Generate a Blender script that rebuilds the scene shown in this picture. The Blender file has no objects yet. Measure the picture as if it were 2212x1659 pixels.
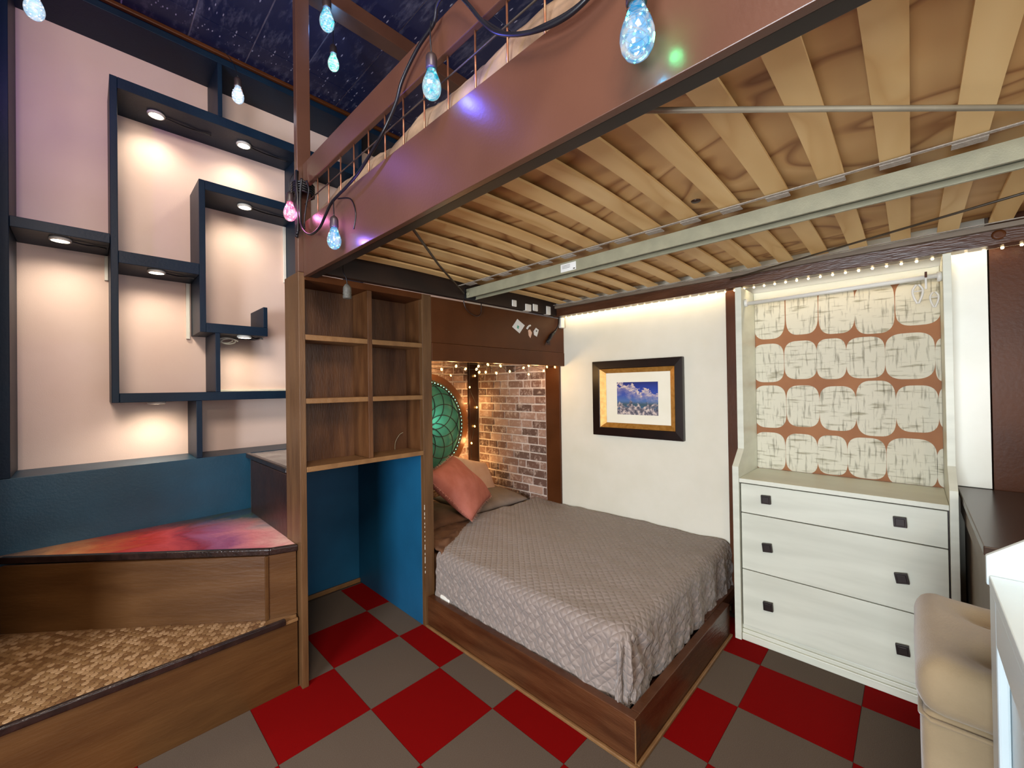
import bpy, bmesh, math, random
from mathutils import Vector, Matrix, noise

random.seed(7)
S = bpy.context.scene
COL = S.collection
PI = math.pi

# ------------------------------------------------------------------ camera
cam_d = bpy.data.cameras.new('camera')
cam = bpy.data.objects.new('camera', cam_d)
COL.objects.link(cam)
yaw, pit, rol = 0.80080998, 0.00741407, -0.01473832
F = Vector((math.sin(yaw)*math.cos(pit), math.cos(yaw)*math.cos(pit), math.sin(pit)))
R0 = Vector((math.cos(yaw), -math.sin(yaw), 0))
U0 = R0.cross(F)
CR = R0*math.cos(rol)+U0*math.sin(rol)
CU = -R0*math.sin(rol)+U0*math.cos(rol)
cam.matrix_world = Matrix((
    (CR.x, CU.x, -F.x, 0), (CR.y, CU.y, -F.y, 0), (CR.z, CU.z, -F.z, 1.5), (0, 0, 0, 1)))
cam_d.sensor_width = 36
cam_d.lens = 890.3/2212*36
cam_d.clip_start = 0.02
S.camera = cam

# ------------------------------------------------------------------ world, lights, exposure
S.view_settings.view_transform = 'Standard'
S.view_settings.look = 'None'
S.view_settings.gamma = 1
S.view_settings.use_curve_mapping = False
S.view_settings.exposure = 1.0
W = bpy.data.worlds.new('world')
S.world = W
W.use_nodes = True
W.node_tree.nodes['Background'].inputs[0].default_value = (0.62, 0.75, 1.0, 1)
W.node_tree.nodes['Background'].inputs[1].default_value = 1.0


def area(name, loc, target, sx, sy, power, color):
    l = bpy.data.lights.new(name, 'AREA')
    l.shape = 'RECTANGLE'
    l.size, l.size_y = sx, sy
    l.energy = power
    l.color = color
    o = bpy.data.objects.new(name, l)
    COL.objects.link(o)
    o.location = loc
    d = Vector(target)-Vector(loc)
    o.rotation_euler = d.to_track_quat('-Z', 'Y').to_euler()
    return o


def point(name, loc, power, color, r=0.02):
    l = bpy.data.lights.new(name, 'POINT')
    l.energy = power
    l.color = color
    l.shadow_soft_size = r
    o = bpy.data.objects.new(name, l)
    COL.objects.link(o)
    o.location = loc
    return o


# daylight through the side window, plus an added rear fill light
area('window_light_side', (-2.16, 0.30, 1.25), (0, 0.30, 1.15), 1.3, 1.3, 92, (0.86, 0.93, 1.0))
area('rear_fill_light', (0.6, -2.56, 1.65), (0.6, 0, 1.5), 2.2, 1.5, 16, (0.98, 0.96, 0.92))
# added warm overhead fill for the display wall, no lamp known there
area('overhead_fill_light', (-0.6, -0.5, 3.45), (-0.1, 1.2, 1.0), 0.9, 0.9, 46, (1.0, 0.84, 0.70))
point('warm_beam_fill', (-0.50, -0.85, 2.35), 15, (1.0, 0.76, 0.55), 0.06)  # unseen warm light added to brighten the near end of the loft beam
# warm LED strip under the loft's wall beam
area('led_strip_light', (2.918, 0.95, 2.128), (2.935, 0.95, 0), 2.5, 0.012, 1.4, (1.0, 0.78, 0.50))

# ------------------------------------------------------------------ materials


def hexc(h):
    h = h.lstrip('#')
    v = [int(h[i:i+2], 16)/255 for i in (0, 2, 4)]
    return tuple(((c+0.055)/1.055)**2.4 if c > 0.04045 else c/12.92 for c in v)+(1,)


MATS = {}


def mat(name, c1, c2=None, rough=0.5, scale=8.0, stretch=(1, 1, 1), bump=0.0, bscale=None, detail=6,
        metal=0.0, spec=0.5, lo=0.35, hi=0.65, coat=0.0, sheen=0.0, bstretch=None, rvar=0.0):
    m = bpy.data.materials.new(name)
    m.use_nodes = True
    nt = m.node_tree
    N, L = nt.nodes, nt.links
    b = N['Principled BSDF']
    b.inputs['Roughness'].default_value = rough
    b.inputs['Metallic'].default_value = metal
    b.inputs['Specular IOR Level'].default_value = spec
    b.inputs['Coat Weight'].default_value = coat
    b.inputs['Sheen Weight'].default_value = sheen
    tc = N.new('ShaderNodeTexCoord')
    mp = N.new('ShaderNodeMapping')
    mp.inputs['Scale'].default_value = stretch
    L.new(tc.outputs['Object'], mp.inputs['Vector'])
    nz = N.new('ShaderNodeTexNoise')
    nz.inputs['Scale'].default_value = scale
    nz.inputs['Detail'].default_value = detail
    L.new(mp.outputs[0], nz.inputs['Vector'])
    rp = N.new('ShaderNodeValToRGB')
    rp.color_ramp.elements[0].position = lo
    rp.color_ramp.elements[1].position = hi
    rp.color_ramp.elements[0].color = hexc(c1)
    rp.color_ramp.elements[1].color = hexc(c2 or c1)
    L.new(nz.outputs['Fac'], rp.inputs[0])
    L.new(rp.outputs[0], b.inputs['Base Color'])
    if rvar:
        mr = N.new('ShaderNodeMapRange')
        mr.inputs['To Min'].default_value = rough-rvar
        mr.inputs['To Max'].default_value = rough+rvar
        L.new(nz.outputs['Fac'], mr.inputs[0])
        L.new(mr.outputs[0], b.inputs['Roughness'])
    if bump:
        mp2 = N.new('ShaderNodeMapping')
        mp2.inputs['Scale'].default_value = bstretch or stretch
        L.new(tc.outputs['Object'], mp2.inputs['Vector'])
        n2 = N.new('ShaderNodeTexNoise')
        n2.inputs['Scale'].default_value = bscale or scale*4
        n2.inputs['Detail'].default_value = 4
        L.new(mp2.outputs[0], n2.inputs['Vector'])
        bp = N.new('ShaderNodeBump')
        bp.inputs['Strength'].default_value = bump
        bp.inputs['Distance'].default_value = 0.01
        L.new(n2.outputs['Fac'], bp.inputs['Height'])
        L.new(bp.outputs[0], b.inputs['Normal'])
    MATS[name] = m
    return m


def emis(name, col, st):
    m = bpy.data.materials.new(name)
    m.use_nodes = True
    nt = m.node_tree
    nt.nodes.remove(nt.nodes['Principled BSDF'])
    e = nt.nodes.new('ShaderNodeEmission')
    e.inputs[0].default_value = hexc(col)
    e.inputs[1].default_value = st
    nt.links.new(e.outputs[0], nt.nodes['Material Output'].inputs[0])
    return m


def glass_bulb(name, col, st, clear=0.45):
    """lit decorative bulb: clear glass with the glow of the wire lights wound inside"""
    m = bpy.data.materials.new(name)
    m.use_nodes = True
    nt = m.node_tree
    N, L = nt.nodes, nt.links
    N.remove(N['Principled BSDF'])
    out = N['Material Output']
    tr = N.new('ShaderNodeBsdfTransparent')
    gl = N.new('ShaderNodeBsdfGlossy')
    gl.inputs['Roughness'].default_value = 0.05
    em = N.new('ShaderNodeEmission')
    tc = N.new('ShaderNodeTexCoord')
    nz = N.new('ShaderNodeTexNoise')
    nz.inputs['Scale'].default_value = 28
    nz.inputs['Detail'].default_value = 3
    nz.inputs['Distortion'].default_value = 1.5
    L.new(tc.outputs['Object'], nz.inputs['Vector'])
    rp = N.new('ShaderNodeValToRGB')
    rp.color_ramp.elements[0].position = 0.38
    rp.color_ramp.elements[0].color = hexc(col)
    rp.color_ramp.elements[1].position = 0.74
    rp.color_ramp.elements[1].color = (1, 1, 1, 1)
    L.new(nz.outputs['Fac'], rp.inputs[0])
    L.new(rp.outputs[0], em.inputs[0])
    em.inputs[1].default_value = st
    m1 = N.new('ShaderNodeMixShader')
    m1.inputs[0].default_value = clear
    L.new(em.outputs[0], m1.inputs[1])
    L.new(tr.outputs[0], m1.inputs[2])
    fr = N.new('ShaderNodeFresnel')
    m2 = N.new('ShaderNodeMixShader')
    L.new(fr.outputs[0], m2.inputs[0])
    L.new(m1.outputs[0], m2.inputs[1])
    L.new(gl.outputs[0], m2.inputs[2])
    L.new(m2.outputs[0], out.inputs[0])
    return m


brown = mat('brown_paint', '#46230b', '#532c11', rough=0.42, spec=0.25, scale=3, bump=0.08, bscale=60, stretch=(1, 1, 1), rvar=0.1)
brown_v = mat('brown_paint_vertical_grain', '#4f351e', '#624529', rough=0.42, scale=5, stretch=(6, 6, 0.6), bump=0.15, bscale=40, rvar=0.1)
brown_h = mat('brown_paint_stain', '#3d1f0e', '#54311a', rough=0.34, scale=4, stretch=(0.7, 0.7, 5), bump=0.3, bscale=30, rvar=0.08)
beam_m = mat('satin_red_brown_paint', '#4c3025', '#543629', rough=0.33, scale=3, bump=0.04, bscale=90, rvar=0.05)
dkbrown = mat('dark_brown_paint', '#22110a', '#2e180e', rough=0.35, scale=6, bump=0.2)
riser_m = mat('brown_riser_paint', '#452b14', '#523519', rough=0.36, scale=4, stretch=(0.6, 0.6, 3), bump=0.15, bscale=26, rvar=0.08)
riser3_m = mat('brown_mottled_riser', '#46352a', '#857263', rough=0.25, scale=7, bump=0.35, bscale=20, rvar=0.1)
tan_edge = mat('tan_edge_paint', '#6f4f30', '#7d5c39', rough=0.4, scale=12, bump=0.2)
cubby_m = mat('brown_brushed_cubby', '#452812', '#5c3a1e', rough=0.42, scale=7, stretch=(3, 3, 0.5), bump=0.15, bscale=50, rvar=0.1)
cream = mat('cream_wall_paint', '#dedac8', '#e4e0d0', rough=0.6, scale=4, bump=0.05, bscale=200)
pink = mat('warm_blush_wall_paint', '#dfc4b6', '#e5ccc0', rough=0.62, scale=2, bump=0.08, bscale=180)
teal = mat('dark_teal_paint', '#06374c', '#083f56', rough=0.4, scale=5, bump=0.08, bscale=90, rvar=0.05)
shelf_teal = mat('dark_slate_teal_paint', '#0c1d30', '#102537', rough=0.45, spec=0.2, scale=5, bump=0.08, bscale=90, rvar=0.05)
blue = mat('deep_blue_paint', '#0b4a6c', '#0d5074', rough=0.5, scale=4, bump=0.08, bscale=90)
white_p = mat('white_paint', '#e6e6da', '#ecece2', rough=0.45, scale=5)
dresser_m = mat('off_white_laminate', '#cbcdbd', '#d7d9c9', rough=0.4, scale=5, stretch=(1, 0.4, 3), detail=3)
cab_m = mat('bright_white_lacquer', '#c6d6da', '#ccdbde', rough=0.3, scale=5)
steel = mat('grey_green_painted_steel', '#8a8770', '#959178', rough=0.42, scale=18, bump=0.12, bscale=300)
steel_dk = mat('channel_inner_steel', '#5c6456', '#666e5e', rough=0.5, scale=9)
strap_m = mat('grey_webbing', '#a0978a', '#b4aa9e', rough=0.8, scale=90, bump=0.5, bscale=300)
copper = mat('copper_wire', '#8a5a44', '#a06c50', rough=0.3, metal=0.6)
black = mat('black_rubber', '#0b0b10', '#15151c', rough=0.35)
socket_m = mat('dark_brown_socket', '#2a2020', '#342827', rough=0.4)
socket_g = mat('grey_socket', '#56544e', '#6a675f', rough=0.5, scale=60, bump=0.4)
redtile = mat('red_carpet', '#700505', '#820808', rough=0.95, scale=160, bump=0.5, bscale=420, spec=0.05)
graytile = mat('taupe_carpet', '#574b41', '#695c50', rough=0.95, scale=160, bump=0.5, bscale=420, spec=0.05)
floor_m = mat('carpet_underlay', '#4a3d36', '#544640', rough=0.95, scale=120)
quilt_trim = mat('quilt_hem', '#84766e', '#94867e', rough=0.9)
sheet_m = mat('brown_sheet', '#553722', '#6b4930', rough=0.85, scale=9, bump=0.4, bscale=25)
taupe = mat('taupe_cotton', '#7e6e63', '#8a7a6e', rough=0.9, scale=9, bump=0.3, bscale=60)
coral = mat('coral_linen', '#b56a5a', '#c27869', rough=0.9, scale=12, bump=0.3, bscale=260)
coral_f = mat('coral_fringe', '#d09484', '#dca494', rough=0.9)
peach = mat('peach_linen', '#dcb49a', '#e2bea6', rough=0.9, scale=12, bump=0.3, bscale=200)
chair_m = mat('beige_velvet', '#7d6c50', '#8e7c5e', rough=0.85, scale=6, sheen=0.35, bump=0.15, bscale=200)
desk_m = mat('dark_brown_desk_top', '#38281f', '#423026', rough=0.25, scale=8, stretch=(4, 0.5, 1))
desk_s = mat('taupe_desk_side', '#6b5d4d', '#766858', rough=0.5, scale=6)
knob_m = mat('oil_bronze', '#1c1311', '#2a1e1a', rough=0.45, metal=0.3)
mat_white = mat('cream_mat_board', '#efecd8', '#f2efdd', rough=0.8)
frame_blk = mat('dark_espresso_frame', '#150b09', '#1f100c', rough=0.3)
gold_m = mat('antique_gold', '#a8762f', '#bd8c45', rough=0.42, metal=0.45, scale=40)
white_pl = mat('white_plastic', '#dcdad0', '#e2e0d8', rough=0.4)
paper = mat('white_paper', '#d8d8d4', '#e2e2de', rough=0.8)
mortar_m = mat('pale_mortar', '#c8b4a6', '#dccbbf', rough=0.95, scale=30, bump=0.5, bscale=120)
furm = mat('beige_comforter', '#5f4a38', '#927860', rough=0.9, scale=7, bump=0.5, bscale=30, detail=8)
green_m = mat('sea_green_velvet', '#3a8872', '#489a82', rough=0.6, scale=6, sheen=0.2)
wroughtm = mat('black_wrought_metal', '#141a18', '#1c2321', rough=0.5)
ring_m = mat('walnut_ring', '#6a3d1d', '#7c4b26', rough=0.35, scale=6, bump=0.2)
nose_m = mat('dark_stair_nosing', '#1a110f', '#2a1c18', rough=0.22, scale=20, bump=0.2)
marble_m = mat('pale_marbled_resin', '#77706a', '#a09a92', rough=0.2, scale=9, bump=0.2)
rod_m = mat('dark_steel_rod', '#3a3228', '#51473a', rough=0.45, metal=0.3)
rod_l = mat('grey_steel_rod', '#8a8270', '#9a927e', rough=0.45, metal=0.2)
inner_dark = mat('black_edge_band', '#17110e', '#231a15', rough=0.5)
daylight_glass = emis('daylight_pane', '#dfe9f5', 0.6)
puck_e = emis('puck_lamp_glow', '#fff0d0', 8)
bead_w = emis('warm_led_bead', '#ffdfa8', 14)
fairy_e = emis('fairy_bulb_glow', '#ffb95a', 9)
green_e = emis('green_white_led_bead', '#a8ffd0', 1.2)


def wood(name, c1, c2, c3, sc=2.2, axis=(1, 0.25, 1), ringd=6.0):
    """plywood / pine face with flowing cathedral grain"""
    m = bpy.data.materials.new(name)
    m.use_nodes = True
    nt = m.node_tree
    N, L = nt.nodes, nt.links
    b = N['Principled BSDF']
    b.inputs['Roughness'].default_value = 0.55
    tc = N.new('ShaderNodeTexCoord')
    mp = N.new('ShaderNodeMapping')
    mp.inputs['Scale'].default_value = axis
    oi = N.new('ShaderNodeObjectInfo')
    va = N.new('ShaderNodeVectorMath')
    va.operation = 'ADD'
    sc3 = N.new('ShaderNodeVectorMath')
    sc3.operation = 'SCALE'
    sc3.inputs['Scale'].default_value = 37.0
    cb = N.new('ShaderNodeCombineXYZ')
    L.new(oi.outputs['Random'], cb.inputs[0])
    L.new(oi.outputs['Random'], cb.inputs[1])
    L.new(cb.outputs[0], sc3.inputs[0])
    L.new(tc.outputs['Object'], mp.inputs['Vector'])
    L.new(mp.outputs[0], va.inputs[0])
    L.new(sc3.outputs[0], va.inputs[1])
    n1 = N.new('ShaderNodeTexNoise')
    n1.inputs['Scale'].default_value = sc
    n1.inputs['Detail'].default_value = 2
    n1.inputs['Distortion'].default_value = 0.6
    L.new(va.outputs[0], n1.inputs['Vector'])
    mu = N.new('ShaderNodeMath')
    mu.operation = 'MULTIPLY'
    mu.inputs[1].default_value = ringd
    L.new(n1.outputs['Fac'], mu.inputs[0])
    fr = N.new('ShaderNodeMath')
    fr.operation = 'FRACT'
    L.new(mu.outputs[0], fr.inputs[0])
    rp = N.new('ShaderNodeValToRGB')
    e = rp.color_ramp.elements
    e[0].position, e[0].color = 0.0, hexc(c1)
    e[1].position, e[1].color = 1.0, hexc(c1)
    a = e.new(0.55)
    a.color = hexc(c2)
    a = e.new(0.72)
    a.color = hexc(c3)
    a = e.new(0.80)
    a.color = hexc(c2)
    L.new(fr.outputs[0], rp.inputs[0])
    n2 = N.new('ShaderNodeTexNoise')
    n2.inputs['Scale'].default_value = 3
    mx = N.new('ShaderNodeMix')
    mx.data_type = 'RGBA'
    mx.blend_type = 'MULTIPLY'
    mx.inputs[0].default_value = 0.55
    L.new(va.outputs[0], n2.inputs['Vector'])
    rp2 = N.new('ShaderNodeValToRGB')
    rp2.color_ramp.elements[0].position = 0.3
    rp2.color_ramp.elements[0].color = (0.72, 0.62, 0.5, 1)
    rp2.color_ramp.elements[1].position = 0.6
    rp2.color_ramp.elements[1].color = (1, 1, 1, 1)
    L.new(n2.outputs['Fac'], rp2.inputs[0])
    L.new(rp.outputs[0], mx.inputs[6])
    L.new(rp2.outputs[0], mx.inputs[7])
    L.new(mx.outputs[2], b.inputs['Base Color'])
    return m


ply_m = wood('plywood_sheet', '#dbb67c', '#cba168', '#98693a', sc=2.3, axis=(1, 0.5, 1), ringd=6)
slat_m = wood('birch_slat', '#e6c78e', '#e0be82', '#d6b074', sc=2.0, axis=(0.5, 2, 1), ringd=3)
head_m = wood('rough_board', '#2a1a10', '#23140c', '#1a0e08', sc=2, axis=(0.5, 1, 1), ringd=3)


def brick_mat():
    m = bpy.data.materials.new('weathered_brick')
    m.use_nodes = True
    nt = m.node_tree
    N, L = nt.nodes, nt.links
    b = N['Principled BSDF']
    b.inputs['Roughness'].default_value = 0.85
    tc = N.new('ShaderNodeTexCoord')
    oi = N.new('ShaderNodeObjectInfo')
    rp = N.new('ShaderNodeValToRGB')
    e = rp.color_ramp.elements
    e[0].position, e[0].color = 0.0, hexc('#705142')
    e[1].position, e[1].color = 1.0, hexc('#8f6b59')
    for p, c in ((0.18, '#4a352e'), (0.32, '#866150'), (0.5, '#a88775'), (0.7, '#7b5747'), (0.85, '#503b33')):
        a = e.new(p)
        a.color = hexc(c)
    L.new(oi.outputs['Random'], rp.inputs[0])
    va = N.new('ShaderNodeVectorMath')
    va.operation = 'ADD'
    L.new(tc.outputs['Object'], va.inputs[0])
    L.new(oi.outputs['Location'], va.inputs[1])
    nz = N.new('ShaderNodeTexNoise')
    nz.inputs['Scale'].default_value = 22
    nz.inputs['Detail'].default_value = 8
    nz.inputs['Roughness'].default_value = 0.7
    L.new(va.outputs[0], nz.inputs['Vector'])
    r2 = N.new('ShaderNodeValToRGB')
    r2.color_ramp.elements[0].position = 0.5
    r2.color_ramp.elements[0].color = (0, 0, 0, 1)
    r2.color_ramp.elements[1].position = 0.68
    r2.color_ramp.elements[1].color = (0.75, 0.75, 0.75, 1)
    L.new(nz.outputs['Fac'], r2.inputs[0])
    mx = N.new('ShaderNodeMix')
    mx.data_type = 'RGBA'
    L.new(r2.outputs[0], mx.inputs[0])
    L.new(rp.outputs[0], mx.inputs[6])
    mx.inputs[7].default_value = hexc('#d2bcae')
    L.new(mx.outputs[2], b.inputs['Base Color'])
    bp = N.new('ShaderNodeBump')
    bp.inputs['Strength'].default_value = 0.5
    bp.inputs['Distance'].default_value = 0.004
    L.new(nz.outputs['Fac'], bp.inputs['Height'])
    L.new(bp.outputs[0], b.inputs['Normal'])
    return m


brick_m = brick_mat()


def quilt_mat():
    m = bpy.data.materials.new('grey_taupe_quilt')
    m.use_nodes = True
    nt = m.node_tree
    N, L = nt.nodes, nt.links
    b = N['Principled BSDF']
    b.inputs['Roughness'].default_value = 0.62
    b.inputs['Base Color'].default_value = hexc('#82766f')
    b.inputs['Sheen Weight'].default_value = 0.25
    uv = N.new('ShaderNodeUVMap')
    uv.uv_map = 'cloth'
    mp = N.new('ShaderNodeMapping')
    mp.inputs['Rotation'].default_value = (0, 0, 0.0)
    mp.inputs['Scale'].default_value = (1, 1, 1)
    L.new(uv.outputs[0], mp.inputs['Vector'])
    # basket-weave stitched squares
    ws = []
    for ang in (PI/4, -PI/4):
        mr = N.new('ShaderNodeMapping')
        mr.inputs['Rotation'].default_value = (0, 0, ang)
        L.new(mp.outputs[0], mr.inputs['Vector'])
        w = N.new('ShaderNodeTexWave')
        w.wave_profile = 'SIN'
        w.inputs['Scale'].default_value = 9.5
        w.inputs['Distortion'].default_value = 0.6
        w.inputs['Detail'].default_value = 1
        L.new(mr.outputs[0], w.inputs['Vector'])
        ws.append(w)
    mn = N.new('ShaderNodeMath')
    mn.operation = 'MINIMUM'
    L.new(ws[0].outputs['Fac'], mn.inputs[0])
    L.new(ws[1].outputs['Fac'], mn.inputs[1])
    pw = N.new('ShaderNodeMath')
    pw.operation = 'POWER'
    pw.inputs[1].default_value = 0.45
    L.new(mn.outputs[0], pw.inputs[0])
    bp = N.new('ShaderNodeBump')
    bp.inputs['Strength'].default_value = 0.7
    bp.inputs['Distance'].default_value = 0.008
    L.new(pw.outputs[0], bp.inputs['Height'])
    L.new(bp.outputs[0], b.inputs['Normal'])
    return m


quilt_m = quilt_mat()


def tread_mat():
    m = bpy.data.materials.new('poured_colour_resin')
    m.use_nodes = True
    nt = m.node_tree
    N, L = nt.nodes, nt.links
    b = N['Principled BSDF']
    b.inputs['Roughness'].default_value = 0.2
    tc = N.new('ShaderNodeTexCoord')
    sp = N.new('ShaderNodeSeparateXYZ')
    L.new(tc.outputs['Object'], sp.inputs[0])
    nz = N.new('ShaderNodeTexNoise')
    nz.inputs['Scale'].default_value = 3.2
    nz.inputs['Detail'].default_value = 8
    nz.inputs['Distortion'].default_value = 1.2
    L.new(tc.outputs['Object'], nz.inputs['Vector'])
    ns = N.new('ShaderNodeMath')
    ns.operation = 'MULTIPLY_ADD'
    ns.inputs[1].default_value = 0.5
    ns.inputs[2].default_value = -0.25
    L.new(nz.outputs['Fac'], ns.inputs[0])
    # coordinate running with the tread, offset by noise : world x in about -.3..0.77, y 2.3..3.2
    ax = N.new('ShaderNodeMath')
    ax.operation = 'ADD'
    L.new(sp.outputs['X'], ax.inputs[0])
    L.new(ns.outputs[0], ax.inputs[1])
    mr = N.new('ShaderNodeMapRange')
    mr.inputs['From Min'].default_value = -0.3
    mr.inputs['From Max'].default_value = 0.8
    L.new(ax.outputs[0], mr.inputs[0])
    r1 = N.new('ShaderNodeValToRGB')
    e = r1.color_ramp.elements
    e[0].position, e[0].color = 0.0, hexc('#8a6a50')
    e[1].position, e[1].color = 1.0, hexc('#f0c8bc')
    for p, c in ((0.16, '#c88a50'), (0.3, '#b85a28'), (0.42, '#b02c1c'), (0.52, '#c04444'), (0.62, '#902838'), (0.74, '#a05a80'), (0.86, '#e08a90')):
        a = e.new(p)
        a.color = hexc(c)
    L.new(mr.outputs[0], r1.inputs[0])
    ay = N.new('ShaderNodeMath')
    ay.operation = 'ADD'
    L.new(sp.outputs['Y'], ay.inputs[0])
    L.new(ns.outputs[0], ay.inputs[1])
    # back of the tread turns teal and dark
    xy = N.new('ShaderNodeMath')
    xy.operation = 'MULTIPLY_ADD'
    xy.inputs[1].default_value = 0.897
    L.new(sp.outputs['X'], xy.inputs[0])
    L.new(ay.outputs[0], xy.inputs[2])
    m2 = N.new('ShaderNodeMapRange')
    m2.inputs['From Min'].default_value = 3.28
    m2.inputs['From Max'].default_value = 3.62
    L.new(xy.outputs[0], m2.inputs[0])
    mx = N.new('ShaderNodeMix')
    mx.data_type = 'RGBA'
    L.new(m2.outputs[0], mx.inputs[0])
    L.new(r1.outputs[0], mx.inputs[6])
    r3 = N.new('ShaderNodeValToRGB')
    r3.color_ramp.elements[0].color = hexc('#3a4a36')
    r3.color_ramp.elements[1].color = hexc('#2f3f66')
    r3.color_ramp.elements[0].position = 0.4
    r3.color_ramp.elements[1].position = 0.6
    L.new(nz.outputs['Fac'], r3.inputs[0])
    L.new(r3.outputs[0], mx.inputs[7])
    L.new(mx.outputs[2], b.inputs['Base Color'])
    n2 = N.new('ShaderNodeTexNoise')
    n2.inputs['Scale'].default_value = 24
    n2.inputs['Detail'].default_value = 5
    L.new(tc.outputs['Object'], n2.inputs['Vector'])
    bp = N.new('ShaderNodeBump')
    bp.inputs['Strength'].default_value = 0.35
    bp.inputs['Distance'].default_value = 0.01
    L.new(n2.outputs['Fac'], bp.inputs['Height'])
    L.new(bp.outputs[0], b.inputs['Normal'])
    return m


tread_m = tread_mat()


def penny_mat():
    m = bpy.data.materials.new('copper_penny_tile')
    m.use_nodes = True
    nt = m.node_tree
    N, L = nt.nodes, nt.links
    b = N['Principled BSDF']
    b.inputs['Roughness'].default_value = 0.38
    b.inputs['Metallic'].default_value = 0.25
    oi = N.new('ShaderNodeObjectInfo')
    ge = N.new('ShaderNodeNewGeometry')
    ad = N.new('ShaderNodeMath')
    ad.operation = 'ADD'
    L.new(oi.outputs['Random'], ad.inputs[0])
    L.new(ge.outputs['Random Per Island'], ad.inputs[1])
    fr = N.new('ShaderNodeMath')
    fr.operation = 'FRACT'
    L.new(ad.outputs[0], fr.inputs[0])
    rp = N.new('ShaderNodeValToRGB')
    e = rp.color_ramp.elements
    e[0].position, e[0].color = 0.0, hexc('#73502f')
    e[1].position, e[1].color = 1.0, hexc('#b8956e')
    a = e.new(0.5)
    a.color = hexc('#937048')
    L.new(fr.outputs[0], rp.inputs[0])
    L.new(rp.outputs[0], b.inputs['Base Color'])
    return m


penny_m = penny_mat()


def ceiling_mat():
    m = bpy.data.materials.new('midnight_foil_ceiling')
    m.use_nodes = True
    nt = m.node_tree
    N, L = nt.nodes, nt.links
    b = N['Principled BSDF']
    b.inputs['Roughness'].default_value = 0.35
    tc = N.new('ShaderNodeTexCoord')
    oi = N.new('ShaderNodeObjectInfo')
    va = N.new('ShaderNodeVectorMath')
    va.operation = 'ADD'
    L.new(tc.outputs['Object'], va.inputs[0])
    L.new(oi.outputs['Location'], va.inputs[1])
    v = N.new('ShaderNodeTexVoronoi')
    v.inputs['Scale'].default_value = 14
    L.new(va.outputs[0], v.inputs['Vector'])
    r1 = N.new('ShaderNodeValToRGB')
    r1.color_ramp.elements[0].position = 0.13
    r1.color_ramp.elements[0].color = (1, 1, 1, 1)
    r1.color_ramp.elements[1].position = 0.19
    r1.color_ramp.elements[1].color = (0, 0, 0, 1)
    L.new(v.outputs['Distance'], r1.inputs[0])
    nz = N.new('ShaderNodeTexNoise')
    nz.inputs['Scale'].default_value = 5
    nz.inputs['Detail'].default_value = 8
    nz.inputs['Roughness'].default_value = 0.7
    L.new(va.outputs[0], nz.inputs['Vector'])
    r2 = N.new('ShaderNodeValToRGB')
    r2.color_ramp.elements[0].position = 0.52
    r2.color_ramp.elements[0].color = (0.0, 0.0, 0.0, 1)
    r2.color_ramp.elements[1].position = 0.66
    r2.color_ramp.elements[1].color = (1, 1, 1, 1)
    L.new(nz.outputs['Fac'], r2.inputs[0])
    # only some of the specks survive
    cs = N.new('ShaderNodeSeparateColor')
    L.new(v.outputs['Color'], cs.inputs[0])
    gt = N.new('ShaderNodeMath')
    gt.operation = 'GREATER_THAN'
    gt.inputs[1].default_value = 0.45
    L.new(cs.outputs[0], gt.inputs[0])
    mu = N.new('ShaderNodeMath')
    mu.operation = 'MULTIPLY'
    L.new(r1.outputs[0], mu.inputs[0])
    L.new(gt.outputs[0], mu.inputs[1])
    s2 = N.new('ShaderNodeMath')
    s2.operation = 'MULTIPLY'
    s2.inputs[1].default_value = 0.18
    L.new(r2.outputs[0], s2.inputs[0])
    s3 = N.new('ShaderNodeMath')
    s3.operation = 'MULTIPLY_ADD'
    s3.inputs[1].default_value = 0.8
    L.new(mu.outputs[0], s3.inputs[0])
    L.new(s2.outputs[0], s3.inputs[2])
    mx = N.new('ShaderNodeMix')
    mx.data_type = 'RGBA'
    L.new(s3.outputs[0], mx.inputs[0])
    mx.inputs[6].default_value = hexc('#1a2040')
    mx.inputs[7].default_value = hexc('#a8a4b8')
    L.new(mx.outputs[2], b.inputs['Base Color'])
    return m


ceil_m = ceiling_mat()
ceil_seam = mat('pale_ceiling_seam', '#8a8498', '#a8a2b4', rough=0.7, scale=14)


def blob_mat():
    m = mat('scratched_print_motif', '#9a9684', '#cfcbb8', rough=0.7, scale=9, stretch=(1, 8, 1), lo=0.33, hi=0.46, detail=9)
    nt = m.node_tree
    N, L = nt.nodes, nt.links
    tc = N['Texture Coordinate']
    mp = N.new('ShaderNodeMapping')
    mp.inputs['Scale'].default_value = (1, 1, 7)
    L.new(tc.outputs['Object'], mp.inputs[0])
    n = N.new('ShaderNodeTexNoise')
    n.inputs['Scale'].default_value = 8
    n.inputs['Detail'].default_value = 9
    L.new(mp.outputs[0], n.inputs['Vector'])
    rp = N.new('ShaderNodeValToRGB')
    rp.color_ramp.elements[0].position = 0.33
    rp.color_ramp.elements[0].color = hexc('#aaa694')
    rp.color_ramp.elements[1].position = 0.45
    rp.color_ramp.elements[1].color = (1, 1, 1, 1)
    L.new(n.outputs['Fac'], rp.inputs[0])
    mx = N.new('ShaderNodeMix')
    mx.data_type = 'RGBA'
    mx.blend_type = 'MULTIPLY'
    mx.inputs[0].default_value = 0.8
    b = N['Principled BSDF']
    src = b.inputs['Base Color'].links[0].from_socket
    L.new(src, mx.inputs[6])
    L.new(rp.outputs[0], mx.inputs[7])
    L.new(mx.outputs[2], b.inputs['Base Color'])
    return m


blob_m = blob_mat()
rust_m = mat('rust_print_ground', '#8f5c38', '#9c6841', rough=0.7, scale=5)


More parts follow.
